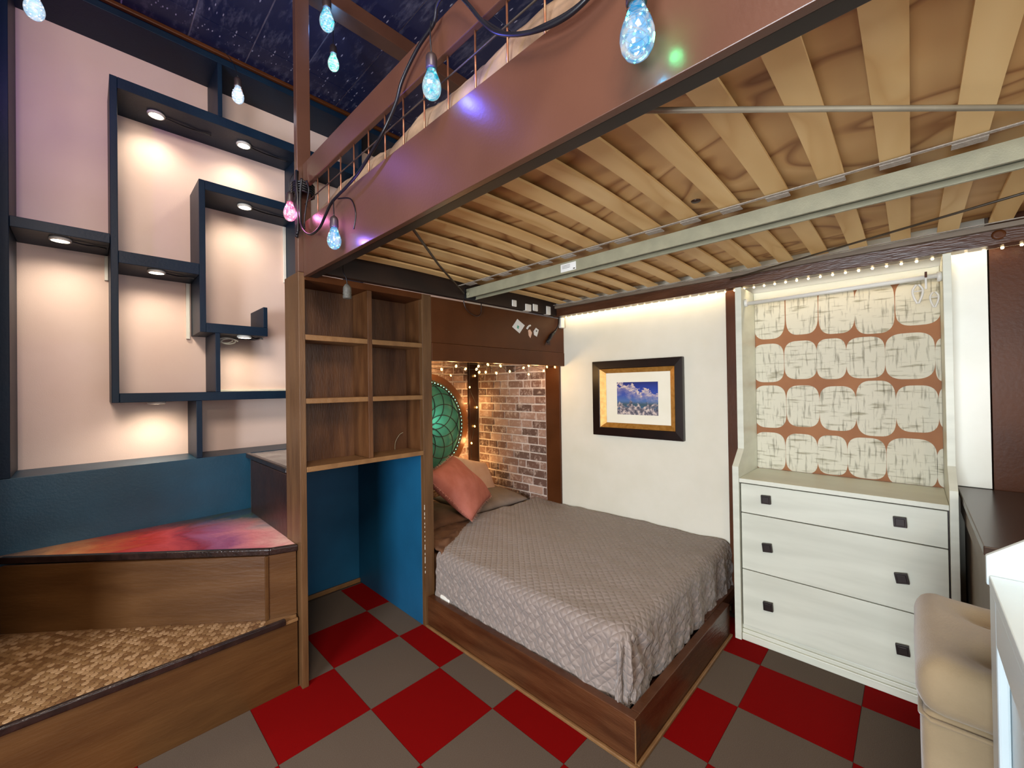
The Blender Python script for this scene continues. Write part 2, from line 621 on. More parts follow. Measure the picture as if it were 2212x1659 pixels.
def painting_mat():
    """clouds over a pale rocky shore; object Y runs right->left, Z up (metres)"""
    m = bpy.data.materials.new('seascape_print')
    m.use_nodes = True
    nt = m.node_tree
    N, L = nt.nodes, nt.links
    b = N['Principled BSDF']
    b.inputs['Roughness'].default_value = 0.5
    tc = N.new('ShaderNodeTexCoord')
    sp = N.new('ShaderNodeSeparateXYZ')
    L.new(tc.outputs['Generated'], sp.inputs[0])

    def math_(op, a, bb, c=None):
        n = N.new('ShaderNodeMath')
        n.operation = op
        for i, v in enumerate((a, bb, c)):
            if v is None:
                continue
            if isinstance(v, (int, float)):
                n.inputs[i].default_value = v
            else:
                L.new(v, n.inputs[i])
        return n.outputs[0]

    def nz(scale, det=6, st=(1, 1, 1)):
        mp = N.new('ShaderNodeMapping')
        mp.inputs['Scale'].default_value = st
        L.new(tc.outputs['Generated'], mp.inputs[0])
        n = N.new('ShaderNodeTexNoise')
        n.inputs['Scale'].default_value = scale
        n.inputs['Detail'].default_value = det
        n.inputs['Roughness'].default_value = 0.6
        L.new(mp.outputs[0], n.inputs['Vector'])
        return n.outputs['Fac']

    def ramp(fac, stops):
        rp = N.new('ShaderNodeValToRGB')
        e = rp.color_ramp.elements
        e[0].position, e[0].color = stops[0][0], hexc(stops[0][1])
        e[1].position, e[1].color = stops[-1][0], hexc(stops[-1][1])
        for p, c in stops[1:-1]:
            a = e.new(p)
            a.color = hexc(c)
        L.new(fac, rp.inputs[0])
        return rp.outputs[0]

    def mix(f, a, c):
        n = N.new('ShaderNodeMix')
        n.data_type = 'RGBA'
        L.new(f, n.inputs[0])
        L.new(a, n.inputs[6])
        L.new(c, n.inputs[7])
        return n.outputs[2]
    u = math_('SUBTRACT', 1.0, sp.outputs['Y'])   # 0 left .. 1 right in the picture
    z = sp.outputs['Z']
    base = ramp(z, [(0.0, '#123a66'), (0.15, '#1f5a86'), (0.32, '#3a5560'), (0.42, '#4a6ea8'), (0.6, '#3350a8'), (0.8, '#16389a'), (1.0, '#0a2070')])
    n1 = nz(5.5, 8, (1, 1, 1.2))
    # cloud bank: height falls from left to right
    h = math_('MULTIPLY_ADD', u, -0.34, 0.98)
    h2 = math_('MULTIPLY_ADD', n1, 0.9, -0.45)
    top = math_('ADD', h, h2)
    d = math_('SUBTRACT', top, z)
    cm = ramp(d, [(0.0, '#000000'), (0.03, '#ffffff'), (0.16, '#909090'), (0.40, '#101010')])
    lowcut = ramp(z, [(0.3, '#000000'), (0.5, '#ffffff')])
    mm = N.new('ShaderNodeMix')
    mm.data_type = 'RGBA'
    mm.blend_type = 'MULTIPLY'
    mm.inputs[0].default_value = 1
    L.new(cm, mm.inputs[6])
    L.new(lowcut, mm.inputs[7])
    cloudc = ramp(nz(12, 6), [(0.35, '#8f8fb8'), (0.5, '#d8c4b8'), (0.65, '#f2e0c4')])
    c1 = mix(mm.outputs[2], base, cloudc)
    # rocks at the bottom
    n3 = nz(7, 9, (1, 1.0, 1.6))
    rk = math_('SUBTRACT', math_('MULTIPLY_ADD', n3, 1.1, -0.24), z)
    rm = ramp(rk, [(0.0, '#000000'), (0.04, '#ffffff')])
    rockc = ramp(nz(14, 9, (1, 1, 0.7)), [(0.36, '#2c3844'), (0.5, '#7a7480'), (0.6, '#d6c6bc')])
    c2 = mix(rm, c1, rockc)
    L.new(c2, b.inputs['Base Color'])
    return m


paint_m = painting_mat()

# ------------------------------------------------------------------ mesh helpers
ORG = {}


def newbm():
    return bmesh.new()


def bx(bm, x0, x1, y0, y1, z0, z1):
    vs = [bm.verts.new(p) for p in ((x0, y0, z0), (x1, y0, z0), (x1, y1, z0), (x0, y1, z0),
                                    (x0, y0, z1), (x1, y0, z1), (x1, y1, z1), (x0, y1, z1))]
    for f in ((3, 2, 1, 0), (4, 5, 6, 7), (0, 1, 5, 4), (1, 2, 6, 5), (2, 3, 7, 6), (3, 0, 4, 7)):
        bm.faces.new([vs[i] for i in f])
    return vs


def prism(bm, pts, z0, z1, axis='z'):
    """extrude a polygon; axis z: pts are (x,y); axis y: pts (x,z); axis x: pts (y,z)"""
    def P(p, t):
        return {'z': (p[0], p[1], t), 'y': (p[0], t, p[1]), 'x': (t, p[0], p[1])}[axis]
    a = [bm.verts.new(P(p, z0)) for p in pts]
    b = [bm.verts.new(P(p, z1)) for p in pts]
    n = len(pts)
    bm.faces.new(a[::-1])
    bm.faces.new(b)
    for i in range(n):
        bm.faces.new((a[i], a[(i+1) % n], b[(i+1) % n], b[i]))


def tube(bm, pts, r, n=8, cap=True):
    pts = [Vector(p) for p in pts]
    rings = []
    up = Vector((0.13, 0.21, 1)).normalized()
    prev = None
    for i, p in enumerate(pts):
        if i == 0:
            t = pts[1]-p
        elif i == len(pts)-1:
            t = p-pts[i-1]
        else:
            t = pts[i+1]-pts[i-1]
        t.normalize()
        if prev is None:
            s = t.cross(up)
            if s.length < 1e-3:
                s = t.cross(Vector((1, 0, 0)))
            s.normalize()
        else:
            s = prev - t*prev.dot(t)
            s.normalize()
        prev = s
        q = t.cross(s)
        rr = r[i] if isinstance(r, (list, tuple)) else r
        rings.append([bm.verts.new(p+(s*math.cos(2*PI*k/n)+q*math.sin(2*PI*k/n))*rr) for k in range(n)])
    for a, b in zip(rings, rings[1:]):
        for k in range(n):
            f = bm.faces.new((a[k], a[(k+1) % n], b[(k+1) % n], b[k]))
            f.smooth = True
    if cap:
        bm.faces.new(rings[0][::-1])
        bm.faces.new(rings[-1])


def smooth_path(pts, k=6):
    pts = [Vector(p) for p in pts]
    out = []
    for i in range(len(pts)-1):
        p0 = pts[max(i-1, 0)]
        p1, p2 = pts[i], pts[i+1]
        p3 = pts[min(i+2, len(pts)-1)]
        for j in range(k):
            t = j/k
            out.append(0.5*((2*p1)+(p2-p0)*t+(2*p0-5*p1+4*p2-p3)*t*t+(3*p1-p0-3*p2+p3)*t**3))
    out.append(pts[-1])
    return out


def lathe(bm, prof, c=(0, 0, 0), n=20, axis='z'):
    rings = []
    for r, h in prof:
        ring = []
        for k in range(n):
            a = 2*PI*k/n
            p = {'z': (r*math.cos(a), r*math.sin(a), h), 'y': (r*math.cos(a), h, r*math.sin(a)), 'x': (h, r*math.cos(a), r*math.sin(a))}[axis]
            ring.append(bm.verts.new((p[0]+c[0], p[1]+c[1], p[2]+c[2])))
        rings.append(ring)
    for a, b in zip(rings, rings[1:]):
        for k in range(n):
            f = bm.faces.new((a[k], a[(k+1) % n], b[(k+1) % n], b[k]))
            f.smooth = True
    bm.faces.new(rings[0][::-1])
    bm.faces.new(rings[-1])


def mesh_from(name, bm, m):
    bmesh.ops.recalc_face_normals(bm, faces=bm.faces)
    me = bpy.data.meshes.new(name)
    bm.to_mesh(me)
    bm.free()
    if m:
        me.materials.append(m)
    return me


def obj(name, bm, m, parent=None, bev=0.0, seg=2, label=None):
    """bm is in world coordinates; the object's origin becomes the centre of its bounds"""
    vs = [v.co for v in bm.verts]
    lo = Vector((min(v.x for v in vs), min(v.y for v in vs), min(v.z for v in vs)))
    hi = Vector((max(v.x for v in vs), max(v.y for v in vs), max(v.z for v in vs)))
    c = (lo+hi)/2
    if parent is not None and name in KEEP:
        c = ORG[parent]
    if m is tread_m:
        c = Vector((0, 0, 0))
    bmesh.ops.translate(bm, verts=bm.verts, vec=-c)
    o = bpy.data.objects.new(name, mesh_from(name, bm, m))
    COL.objects.link(o)
    ORG[o] = c.copy()
    if parent is not None:
        o.parent = parent
        o.location = c-ORG[parent]
    else:
        o.location = c
    if bev:
        md = o.modifiers.new('bevel', 'BEVEL')
        md.width = bev
        md.segments = seg
        md.limit_method = 'ANGLE'
    if label:
        o['label'] = label
    return o


KEEP = set()


def box(name, m, x0, x1, y0, y1, z0, z1, parent=None, bev=0.002, label=None):
    bm = newbm()
    bx(bm, x0, x1, y0, y1, z0, z1)
    return obj(name, bm, m, parent, bev, label=label)


def thing(name, label, cat, loc=(0, 0, 0), group=None):
    o = bpy.data.objects.new(name, None)
    o.empty_display_size = 0.05
    COL.objects.link(o)
    o.location = loc
    ORG[o] = Vector(loc)
    o['label'] = label
    o['category'] = cat
    if group:
        o['group'] = group
    return o


def tag(o, label, cat, group=None):
    o['label'] = label
    o['category'] = cat
    if group:
        o['group'] = group
    return o


def struct(o):
    o['kind'] = 'structure'
    return o


def inst(src, name, loc, parent, rot=(0, 0, 0), scale=None):
    """another piece sharing src's mesh; loc in world coordinates"""
    o = bpy.data.objects.new(name, src)
    COL.objects.link(o)
    o.parent = parent
    o.location = Vector(loc)-ORG[parent]
    o.rotation_euler = rot
    if scale:
        o.scale = scale
    ORG[o] = Vector(loc)
    return o


# ------------------------------------------------------------------ room shell
XW = 2.955        # cream wall with the picture
YE = 2.215        # front of the cubby unit and alcove header
YF = 3.23         # front plane of the display wall
YI = 3.55         # its recessed blush panel
H = 3.72

floor = struct(box('floor', floor_m, -2.2, 3.2, -2.6, 3.7, -0.06, -0.008, bev=0))
# carpet tiles, each a piece of the floor
tiles = {}
for cname, cm in (('r', redtile), ('g', graytile)):
    bm = newbm()
    bx(bm, -0.5, 0.5, -0.5, 0.5, -0.008, 0.0)
    tiles[cname] = mesh_from('carpet_tile', bm, cm)
PX, PY, OX, OY = 0.3925, 0.4135, 0.919, 1.430
for i in range(-7, 6):
    for j in range(-9, 5):
        x0, y0 = OX+PX*i, OY+PY*j
        if i == -1:
            pass
        red = (i+j) % 2 == 0
        x1, y1 = x0+PX, y0+PY
        if x1 > 3.0 or x0 < -2.2 or y1 > 3.2 or y0 < -2.6:
            continue
        inst(tiles['r' if red else 'g'], 'carpet_tile', ((x0+x1)/2, (y0+y1)/2, 0), floor, scale=(PX-0.002, PY-0.002, 1))

ceiling = struct(box('ceiling', ceil_seam, -2.2, 3.2, -2.6, 3.7, H+0.006, H+0.06, bev=0))
bm = newbm()
bx(bm, -0.5, 0.5, -0.5, 0.5, 0, 0.006)
cp = mesh_from('ceiling_panel', bm, ceil_m)
xs = [-2.2]+[1.366+0.305*k for k in range(-11, 6)]+[3.19]
ys = [-2.6, -1.9, -0.68, 0.54, 1.76, 2.98, 3.7]
for a, b in zip(xs, xs[1:]):
    for c, d in zip(ys, ys[1:]):
        inst(cp, 'ceiling_panel', ((a+b)/2, (c+d)/2, H), ceiling, scale=(b-a-0.008, d-c-0.006, 1))

# walls
bm = newbm()
bx(bm, XW, XW+0.25, 0.87, 3.7, 0, H)
struct(obj('wall_right', bm, cream))
struct(box('wall_right_recess', cream, 3.09, 3.2, -2.6, 0.87, 0, H, bev=0))
struct(box('trim_1', brown, 2.93, 3.0, 0.80, 0.872, 0.0, 2.14))
struct(box('wall_right_front', brown, XW, 3.09, -2.6, -0.27, 0, H, bev=0))
struct(box('wall_far', pink, -0.9, 3.2, YI, YI+0.1, 0, H, bev=0))
struct(box('wall_stair_side', brown, -0.42, -0.335, 2.35, YI, 0, H, bev=0))
# walls behind the camera: side window, and a rear window added for fill
bm = newbm()
bx(bm, -2.3, -2.2, -2.6, -0.55, 0, H)
bx(bm, -2.3, -2.2, 1.15, 3.7, 0, H)
bx(bm, -2.3, -2.2, -0.55, 1.15, 0, 0.45)
bx(bm, -2.3, -2.2, -0.55, 1.15, 2.05, H)
struct(obj('wall_left', bm, cream))
bm = newbm()
bx(bm, -2.3, -0.6, -2.7, -2.6, 0, H)
bx(bm, 1.8, 3.2, -2.7, -2.6, 0, H)
bx(bm, -0.6, 1.8, -2.7, -2.6, 0, 0.85)
bx(bm, -0.6, 1.8, -2.7, -2.6, 2.45, H)
struct(obj('wall_rear', bm, cream))
bm = newbm()
bx(bm, -2.3, -0.36, 3.6, 3.7, 0, H)
struct(obj('wall_far_left', bm, cream))
w1 = struct(box('window_1', daylight_glass, -2.25, -2.24, -0.55, 1.15, 0.45, 2.05, bev=0))
for y in (-0.55, 0.28, 1.11):
    box('window_frame', white_p, -2.27, -2.21, y, y+0.04, 0.45, 2.05, w1)
w2 = struct(box('rear_fill_window', daylight_glass, -0.6, 1.8, -2.66, -2.65, 0.85, 2.45, bev=0))  # unseen window, added to carry the rear fill light
for x in (-0.6, 0.58, 1.76):
    box('window_frame', white_p, x, x+0.04, -2.67, -2.61, 0.85, 2.45, w2)

# ------------------------------------------------------------------ display wall (teal frames on the blush wall)
low = struct(box('wall_far_lower', teal, -0.305, 1.6, YF, YI, 0.0, 1.081))
frames = thing('display_shelf', 'dark teal built-in geometric shelf boxes with round downlights on the blush wall', 'shelf', (0.4, YF, 1.09))


def fb(name, x0, x1, z0, z1, y0=YF):
    return box(name, shelf_teal, x0, x1, y0, YI+0.002, z0, z1, frames, bev=0.0025)


fb('side_board', -0.304, -0.268, 1.082, 3.655)
fb('shelf_board', -0.267, 0.094, 2.344, 2.399)          # left shelf
fb('upright_board', 0.096, 0.128, 1.443, 3.307)         # tall left side of the big box
fb('shelf_board', 0.1285, 2.3, 3.244, 3.307)            # its top
fb('shelf_board', 0.1285, 1.10, 1.443, 1.497)           # its bottom
fb('upright_board', 0.478, 0.508, 1.082, 1.4425)        # below the big box
fb('shelf_board', 0.1285, 0.4995, 2.242, 2.312)         # middle shelf
fb('upright_board', 0.50, 0.533, 1.880, 2.855)          # inner box left
fb('shelf_board', 0.5335, 1.10, 2.796, 2.855)           # inner box top
fb('shelf_board', 0.5335, 0.883, 1.880, 1.940)          # inner box bottom
fb('upright_board', 0.857, 0.883, 1.9405, 2.082)        # short stub
fb('upright_board', 0.580, 0.606, 1.4975, 1.8795)       # under the inner box
fb('upright_board', 1.101, 1.13, 1.443, 3.2435)         # right board
fb('upright_board', 0.605, 0.630, 3.3075, 3.655)        # above the big box
fb('upright_board', 1.56, 1.59, 2.10, 3.655)
fb('fascia_board', -0.304, 2.3, 3.6555, 3.712)
struct(box('trim_2', brown, -0.305, 3.0, YF-0.030, YF-0.002, 3.694, H, bev=0.006))
struct(box('trim_3', brown_v, -0.36, -0.306, YF-0.6, YF-0.02, 1.082, H-0.03, bev=0.004))
# white corner beads of the conduit beside the boxes
box('conduit', white_pl, 0.078, 0.094, YI-0.02, YI, 2.19, 2.34, frames)
box('conduit', white_pl, 1.082, 1.10, YI-0.02, YI, 2.35, 2.79, frames)
box('conduit', white_pl, 0.472, 0.492, YI-0.02, YI, 1.86, 2.238, frames)
box('edge_bead', cream, 0.607, 1.10, YI-0.02, YI, 1.4975, 1.512, frames)

# round puck downlights
PK = [(0.31, 3.37, 3.244, 'first round downlight under the top board of the big shelf box', 1),
      (0.779, 3.36, 3.244, 'second round downlight along the top board of the big shelf box', 1),
      (0.775, 3.33, 2.796, 'round downlight under the top of the inner shelf box', 1),
      (-0.097, 3.31, 2.344, 'round downlight under the short left shelf', 1),
      (0.299, 3.30, 2.242, 'round downlight under the middle shelf of the big box', 1),
      (0.759, 3.30, 1.880, 'round downlight under the bottom of the inner shelf box', 1),
      (0.30, 3.36, 1.443, 'round downlight hidden beneath the lowest shelf board', 0)]
for x, y, z, lab, vis in PK:
    t = thing('puck_light', lab, 'downlight', (x, y, z), 'round downlights in the display shelf')
    bm = newbm()
    lathe(bm, [(0.043, z), (0.045, z-0.006), (0.043, z-0.014), (0.036, z-0.016), (0.036, z-0.010)], (x, y, 0), 28)
    obj('housing', bm, white_pl, t)
    bm = newbm()
    lathe(bm, [(0.0355, z-0.011), (0.0355, z-0.0145), (0.02, z-0.0165)], (x, y, 0), 28)
    obj('lens', bm, puck_e, t)
    cl = {2.344: 0.135, 2.242: 0.145, 1.880: 0.07}.get(z, 0.24)
    if z not in (1.443,):
        bm = newbm()
        tube(bm, smooth_path([(x+0.044, y, z-0.008), (x+0.044+cl*0.35, y+0.01, z-0.012), (x+0.044+cl*0.7, y+0.02, z-0.007), (x+0.044+cl, y+0.01, z-0.012)]), 0.005, 6)
        obj('cable', bm, black, t)
    sp = bpy.data.lights.new('puck_lamp', 'SPOT')
    sp.energy = 5.5
    sp.color = (1.0, 0.86, 0.66)
    sp.spot_size = math.radians(150)
    sp.spot_blend = 1.0
    sp.shadow_soft_size = 0.03
    so = bpy.data.objects.new('puck_lamp', sp)
    COL.objects.link(so)
    so.location = (x, y, z-0.022)
    so.rotation_euler = (math.radians(9), 0, 0)
# coiled white flex under the inner box
bm = newbm()
pts = []
for k in range(40):
    a = k/40*4*PI
    pts.append((0.665+0.045*math.cos(a)+0.0008*k, 3.40+0.02*math.sin(a), 1.855-0.018*math.sin(a)-0.0003*k))
tube(bm, pts, 0.0045, 6)
tag(obj('coiled_flex', bm, white_pl), 'coiled white cable beneath the inner shelf box', 'cable')

# ------------------------------------------------------------------ winder stair
st = thing('staircase', 'brown winder stair with penny-tiled and colour-poured treads below the display wall', 'staircase', (0.2, 2.25, 0))


def wall_strip(bm, pl, z0, z1, th=0.02):
    """vertical plates following a polyline, thickness towards +Y"""
    for (xa, ya), (xb, yb) in zip(pl, pl[1:]):
        d = Vector((xb-xa, yb-ya)).normalized()
        n = Vector((-d.y, d.x))
        prism(bm, [(xa, ya), (xb, yb), (xb+n.x*th, yb+n.y*th), (xa+n.x*th, ya+n.y*th)], z0, z1)


bm = newbm()
bx(bm, -0.303, 0.738, 2.256, 2.276, 0.0, 0.3345)
obj('riser', bm, riser_m, st, 0.001)
step1 = [(-0.303, 2.262), (0.735, 2.262), (0.735, 2.268), (0.615, 2.318), (-0.303, 3.134)]
bm = newbm()
prism(bm, step1, 0.335, 0.3625)
tr1 = obj('tread', bm, tan_edge, st, 0.001)
bm = newbm()
bx(bm, -0.303, 0.68, 2.238, 2.2615, 0.336, 0.367)
obj('nosing', bm, nose_m, st, 0.006, 3)
bm = newbm()
bx(bm, 0.681, 0.738, 2.246, 2.2615, 0.335, 0.350)
obj('nosing', bm, tan_edge, st, 0.002)
# penny tiles
bm = newbm()
lathe(bm, [(0.0122, 0.0), (0.0123, 0.0014), (0.0116, 0.0020)], (0, 0, 0), 8)
pm = mesh_from('penny_tile', bm, penny_m)
cand = []
p = 0.0252
for j in range(0, 40):
    for i in range(0, 45):
        x = -0.35+i*p+(p/2 if j % 2 else 0)
        y = 2.278+j*p*0.866
        # inside tread polygon
        if y > 2.318-0.014 and x > 0.615-(y-2.318)*0.908/0.807-0.018:
            continue
        if x > 0.60:
            continue
        if x < -0.35 or y > 3.1:
            continue
        cand.append((math.hypot(x, y), x, y))
cand.sort()
for d, x, y in cand[:300]:
    inst(pm, 'penny_tile', (x, y, 0.3626), tr1, rot=(0, 0, random.random()*0.4))
bm = newbm()
for d, x, y in cand[300:]:
    a = [bm.verts.new((x+0.012*math.cos(2*PI*k/8), y+0.012*math.sin(2*PI*k/8), 0.3626)) for k in range(8)]
    b = [bm.verts.new((x+0.0116*math.cos(2*PI*k/8), y+0.0116*math.sin(2*PI*k/8), 0.3646)) for k in range(8)]
    bm.faces.new(b)
    for k in range(8):
        bm.faces.new((a[k], a[(k+1) % 8], b[(k+1) % 8], b[k]))
o = obj('penny_tile_field', bm, penny_m, tr1)
o['kind'] = 'stuff'
# second step
bm = newbm()
wall_strip(bm, [(-0.293, 3.125), (0.615, 2.309), (0.738, 2.268)], 0.363, 0.6795)
obj('riser', bm, riser_m, st)
box('corner_joint', riser_m, 0.607, 0.622, 2.300, 2.312, 0.366, 0.679, st, bev=0.002)
step2 = [(-0.304, 3.195), (-0.304, 3.229), (0.769, 3.229), (0.769, 2.422), (0.744, 2.422), (0.744, 2.290), (0.633, 2.332)]
bm = newbm()
prism(bm, step2, 0.680, 0.708)
obj('tread', bm, tread_m, st, 0.001)
bm = newbm()
nl = [(-0.304, 3.170), (0.625, 2.300), (0.744, 2.256)]
wall_strip(bm, nl, 0.681, 0.713, 0.028)
obj('nosing', bm, nose_m, st, 0.006, 3)
# third step
box('riser', riser3_m, 0.770, 0.79, 2.422, 3.229, 0.709, 1.049, st)
bm = newbm()
bx(bm, 0.771, 1.474, 2.432, 3.229, 1.0505, 1.078)
obj('tread', bm, marble_m, st, 0.002)
bm = newbm()
bx(bm, 0.742, 0.7705, 2.425, 3.229, 1.050, 1.082)
obj('nosing', bm, nose_m, st, 0.006, 3)

# ------------------------------------------------------------------ cubby unit with closet recess below
cu = thing('cubby_unit', 'tall brown painted cubby unit of six pigeonholes above a blue recess', 'shelf unit', (1.1, YE, 0))
box('side_panel', brown_v, 0.745, 0.776, YE, 2.422, 0, 2.10, cu)
box('side_panel', brown_v, 1.476, 1.545, YE, YE+0.035, 0, 2.10, cu)
box('side_panel', cubby_m, 1.476, 1.50, YE+0.0355, 2.422, 1.085, 2.10, cu)
box('top_panel', brown, 0.7765, 1.4755, YE, 2.422, 2.064, 2.10, cu)
box('back_panel', cubby_m, 0.7765, 1.4755, 2.405, 2.422, 1.084, 2.064, cu)
box('divider', cubby_m, 1.113, 1.140, YE+0.001, 2.404, 1.108, 2.063, cu)
for z0, z1 in ((1.757, 1.785), (1.430, 1.457)):
    box('shelf', tan_edge, 0.7765, 1.1125, YE+0.002, 2.404, z0, z1, cu)
    box('shelf', tan_edge, 1.1405, 1.4755, YE+0.002, 2.404, z0, z1, cu)
box('bottom_panel', tan_edge, 0.7765, 1.4755, YE, 2.404, 1.080, 1.107, cu)
box('recess_panel', dkbrown, 0.745, 0.776, 2.423, 3.12, 0, 1.048, cu)
box('recess_panel', blue, 1.476, 1.50, YE+0.036, 3.14, 0, 1.083, cu, label='bright blue recess side')
box('recess_panel', blue, 0.777, 1.4755, 3.12, 3.14, 0.03, 1.048, cu, label='dark blue recess back')
box('recess_baseboard', tan_edge, 0.777, 1.4755, 3.105, 3.12, 0, 0.03, cu)
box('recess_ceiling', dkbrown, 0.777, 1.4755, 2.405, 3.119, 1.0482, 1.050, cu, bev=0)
# worn pale line on the stile edge
bm = newbm()
for k in range(16):
    z = 0.34+k*0.028+random.uniform(-0.005, 0.005)
    bx(bm, 1.4745, 1.4775, YE-0.0006, YE, z, z+random.uniform(0.006, 0.02))
o = obj('paint_chips', bm, white_p, cu)
o['kind'] = 'stuff'
# little wire twig left in the lower right pigeonhole
bm = newbm()
tube(bm, smooth_path([(1.375, 2.39, 1.109), (1.377, 2.388, 1.15), (1.39, 2.387, 1.18), (1.41, 2.385, 1.205), (1.43, 2.38, 1.215)]), 0.0016, 6)
tag(obj('wire_stub', bm, steel), 'short white wire in the lowest right pigeonhole', 'wire')

# ------------------------------------------------------------------ alcove header and inside
hd = struct(box('alcove_header', brown, 1.546, 2.954, YE, YE+0.04, 1.796, 2.092))
box('lower_board', brown, 1.546, 2.954, YE-0.004, YE+0.035, 1.678, 1.795, hd, bev=0.003)
struct(box('trim_4', brown, 2.935, 2.954, YE+0.041, 2.418, 0.20, 1.86, bev=0.003))
bw = struct(box('wall_alcove_back', mortar_m, 1.50, 2.954, 3.39, 3.44, 0.0, 1.95, bev=0))
bs = struct(box('wall_alcove_side', mortar_m, 2.942, 2.954, 2.42, 3.389, 0.0, 1.95, bev=0))
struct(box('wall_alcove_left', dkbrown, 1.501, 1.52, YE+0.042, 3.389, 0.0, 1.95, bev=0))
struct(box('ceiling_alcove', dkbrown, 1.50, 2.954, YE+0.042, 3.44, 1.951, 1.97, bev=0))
struct(box('trim_5', dkbrown, 2.806, 2.928, 3.348, 3.378, 0.0, 1.95, bev=0.004))

bricks = {}


def brick_mesh(L_, ax):
    key = (round(L_, 3), ax)
    if key in bricks:
        return bricks[key]
    bm = newbm()
    h = 0.031
    if ax == 'y':     # lies in X-Z plane, facing -Y
        vs = bx(bm, -L_/2, L_/2, -0.010, 0, -h, h)
    else:
        vs = bx(bm, -0.010, 0, -L_/2, L_/2, -h, h)
    for v in vs:
        v.co += Vector((random.uniform(-.002, .002), random.uniform(-.002, .002), random.uniform(-.002, .002)))
    bmesh.ops.bevel(bm, geom=bm.edges[:], offset=0.0035, segments=1, affect='EDGES')
    bricks[key] = mesh_from('brick', bm, brick_m)
    return bricks[key]


def lay(parent, ax, a0, a1, z0, z1, depth):
    z = z0
    row = 0
    cnt = 0
    while z < z1:
        a = a0-random.choice((0.0, 0.05, 0.10))
        while a < a1-0.02:
            L_ = random.choice((0.195, 0.195, 0.12, 0.085, 0.16))
            s, e = max(a, a0), min(a+L_, a1)
            if e-s > 0.025:
                ln = round((e-s)/0.005)*0.005
                c = (s+e)/2
                dz = z+0.035
                dd = random.uniform(-0.002, 0.002)
                if ax == 'y':
                    inst(brick_mesh(ln, ax), 'brick', (c, depth+dd, dz), parent)
                else:
                    inst(brick_mesh(ln, ax), 'brick', (depth+dd, c, dz), parent)
                cnt += 1
            a += L_+0.014
        z += 0.0765
        row += 1
    return cnt


lay(bs, 'x', 2.425, 3.35, 0.42, 1.93, 2.944)
lay(bw, 'y', 1.53, 2.93, 0.42, 1.93, 3.3915)

# round green panel with wrought lattice
rp = thing('round_wall_panel', 'round green upholstered panel with dark petal lattice and lit rim behind the bed', 'wall decor', (2.235, 3.37, 1.13))
cx, cy, cz = 2.235, 3.345, 1.13
bm = newbm()
prof = [(0.46, 0.03), (0.515, 0.03), (0.52, 0.0), (0.515, -0.028), (0.455, -0.028), (0.43, -0.005), (0.43, 0.03)]
n = 64
rings = []
for r, h in prof:
    rings.append([bm.verts.new((cx+r*math.cos(2*PI*k/n), cy+h, cz+r*math.sin(2*PI*k/n))) for k in range(n)])
for a, b in zip(rings, rings[1:]+rings[:1]):
    for k in range(n):
        bm.faces.new((a[k], a[(k+1) % n], b[(k+1) % n], b[k]))
obj('ring_frame', bm, ring_m, rp, 0)
bm = newbm()
lathe(bm, [(0.43, cy+0.02), (0.43, cy-0.004), (0.40, cy-0.016), (0.25, cy-0.026), (0.02, cy-0.030)], (cx, 0, cz), 64, 'y')
obj('panel', bm, green_m, rp)
bm = newbm()
for k in range(12):
    a0 = 2*PI*k/12
    ccx, ccz, rr = cx+0.21*math.cos(a0), cz+0.21*math.sin(a0), 0.21
    tube(bm, [(ccx+rr*math.cos(t), cy-0.036, ccz+rr*math.sin(t)) for t in [2*PI*q/36 for q in range(37)]], 0.0042, 5, cap=False)
tube(bm, [(cx+0.424*math.cos(t), cy-0.03, cz+0.424*math.sin(t)) for t in [2*PI*q/60 for q in range(61)]], 0.006, 6, cap=False)
obj('lattice', bm, wroughtm, rp)
bm = newbm()
lathe(bm, [(0.001, -0.006), (0.006, -0.003), (0.006, 0.003), (0.001, 0.006)], (0, 0, 0), 6)
bead = mesh_from('rim_light', bm, green_e)
for k in range(72):
    a = 2*PI*k/72
    inst(bead, 'rim_light', (cx+0.434*math.cos(a), cy-0.028, cz+0.434*math.sin(a)), rp)
point('round_panel_glow', (cx+0.1, cy-0.12, cz+0.05), 0.6, (0.55, 1.0, 0.82), 0.1)

# warm fairy lights
fl = thing('fairy_lights', 'string of warm white fairy lights draped under the alcove header and down the corner post', 'string lights', (2.2, 2.3, 1.65))
F1 = [(1.794, 1.636), (1.928, 1.663), (2.018, 1.644), (2.15, 1.668), (2.129, 1.644), (2.25, 1.684), (2.392, 1.677), (2.157, 1.621), (2.226, 1.622),
      (2.343, 1.617), (2.501, 1.633), (2.675, 1.668), (2.743, 1.688), (2.742, 1.612), (3.0, 1.684), (2.952, 1.647), (3.12, 1.685)]
F1 = [(x*0.9388, 2.30, 1.5+(z-1.5)*0.9388) for x, z in F1]
F2 = [(2.55, 3.33, 1.626), (2.876, 3.335, 1.625), (2.80, 3.335, 1.505), (2.895, 3.335, 1.289), (2.862, 3.335, 1.09), (2.815, 3.335, 0.916),
      (2.817, 3.335, 0.708), (2.862, 3.335, 0.702)]
bm = newbm()
lathe(bm, [(0.001, -0.011), (0.006, -0.007), (0.008, 0.0), (0.006, 0.006), (0.003, 0.010)], (0, 0, 0), 8)
fm = mesh_from('fairy_bulb', bm, fairy_e)
for q in F1+F2:
    inst(fm, 'fairy_bulb', q, fl, rot=(random.uniform(-.6, .6), random.uniform(-.6, .6), 0))
bm = newbm()
tube(bm, smooth_path([(1.56, 2.29, 1.64)]+sorted(F1)+[(2.93, 2.29, 1.65)], 4), 0.0018, 5)
obj('wire', bm, wroughtm, fl)
bm = newbm()
tube(bm, smooth_path([(1.56, 2.32, 1.66), (1.8, 2.33, 1.67), (2.0, 2.34, 1.675), (2.3, 2.35, 1.67), (2.6, 2.33, 1.675), (2.92, 2.3, 1.67)], 5), 0.0018, 5)
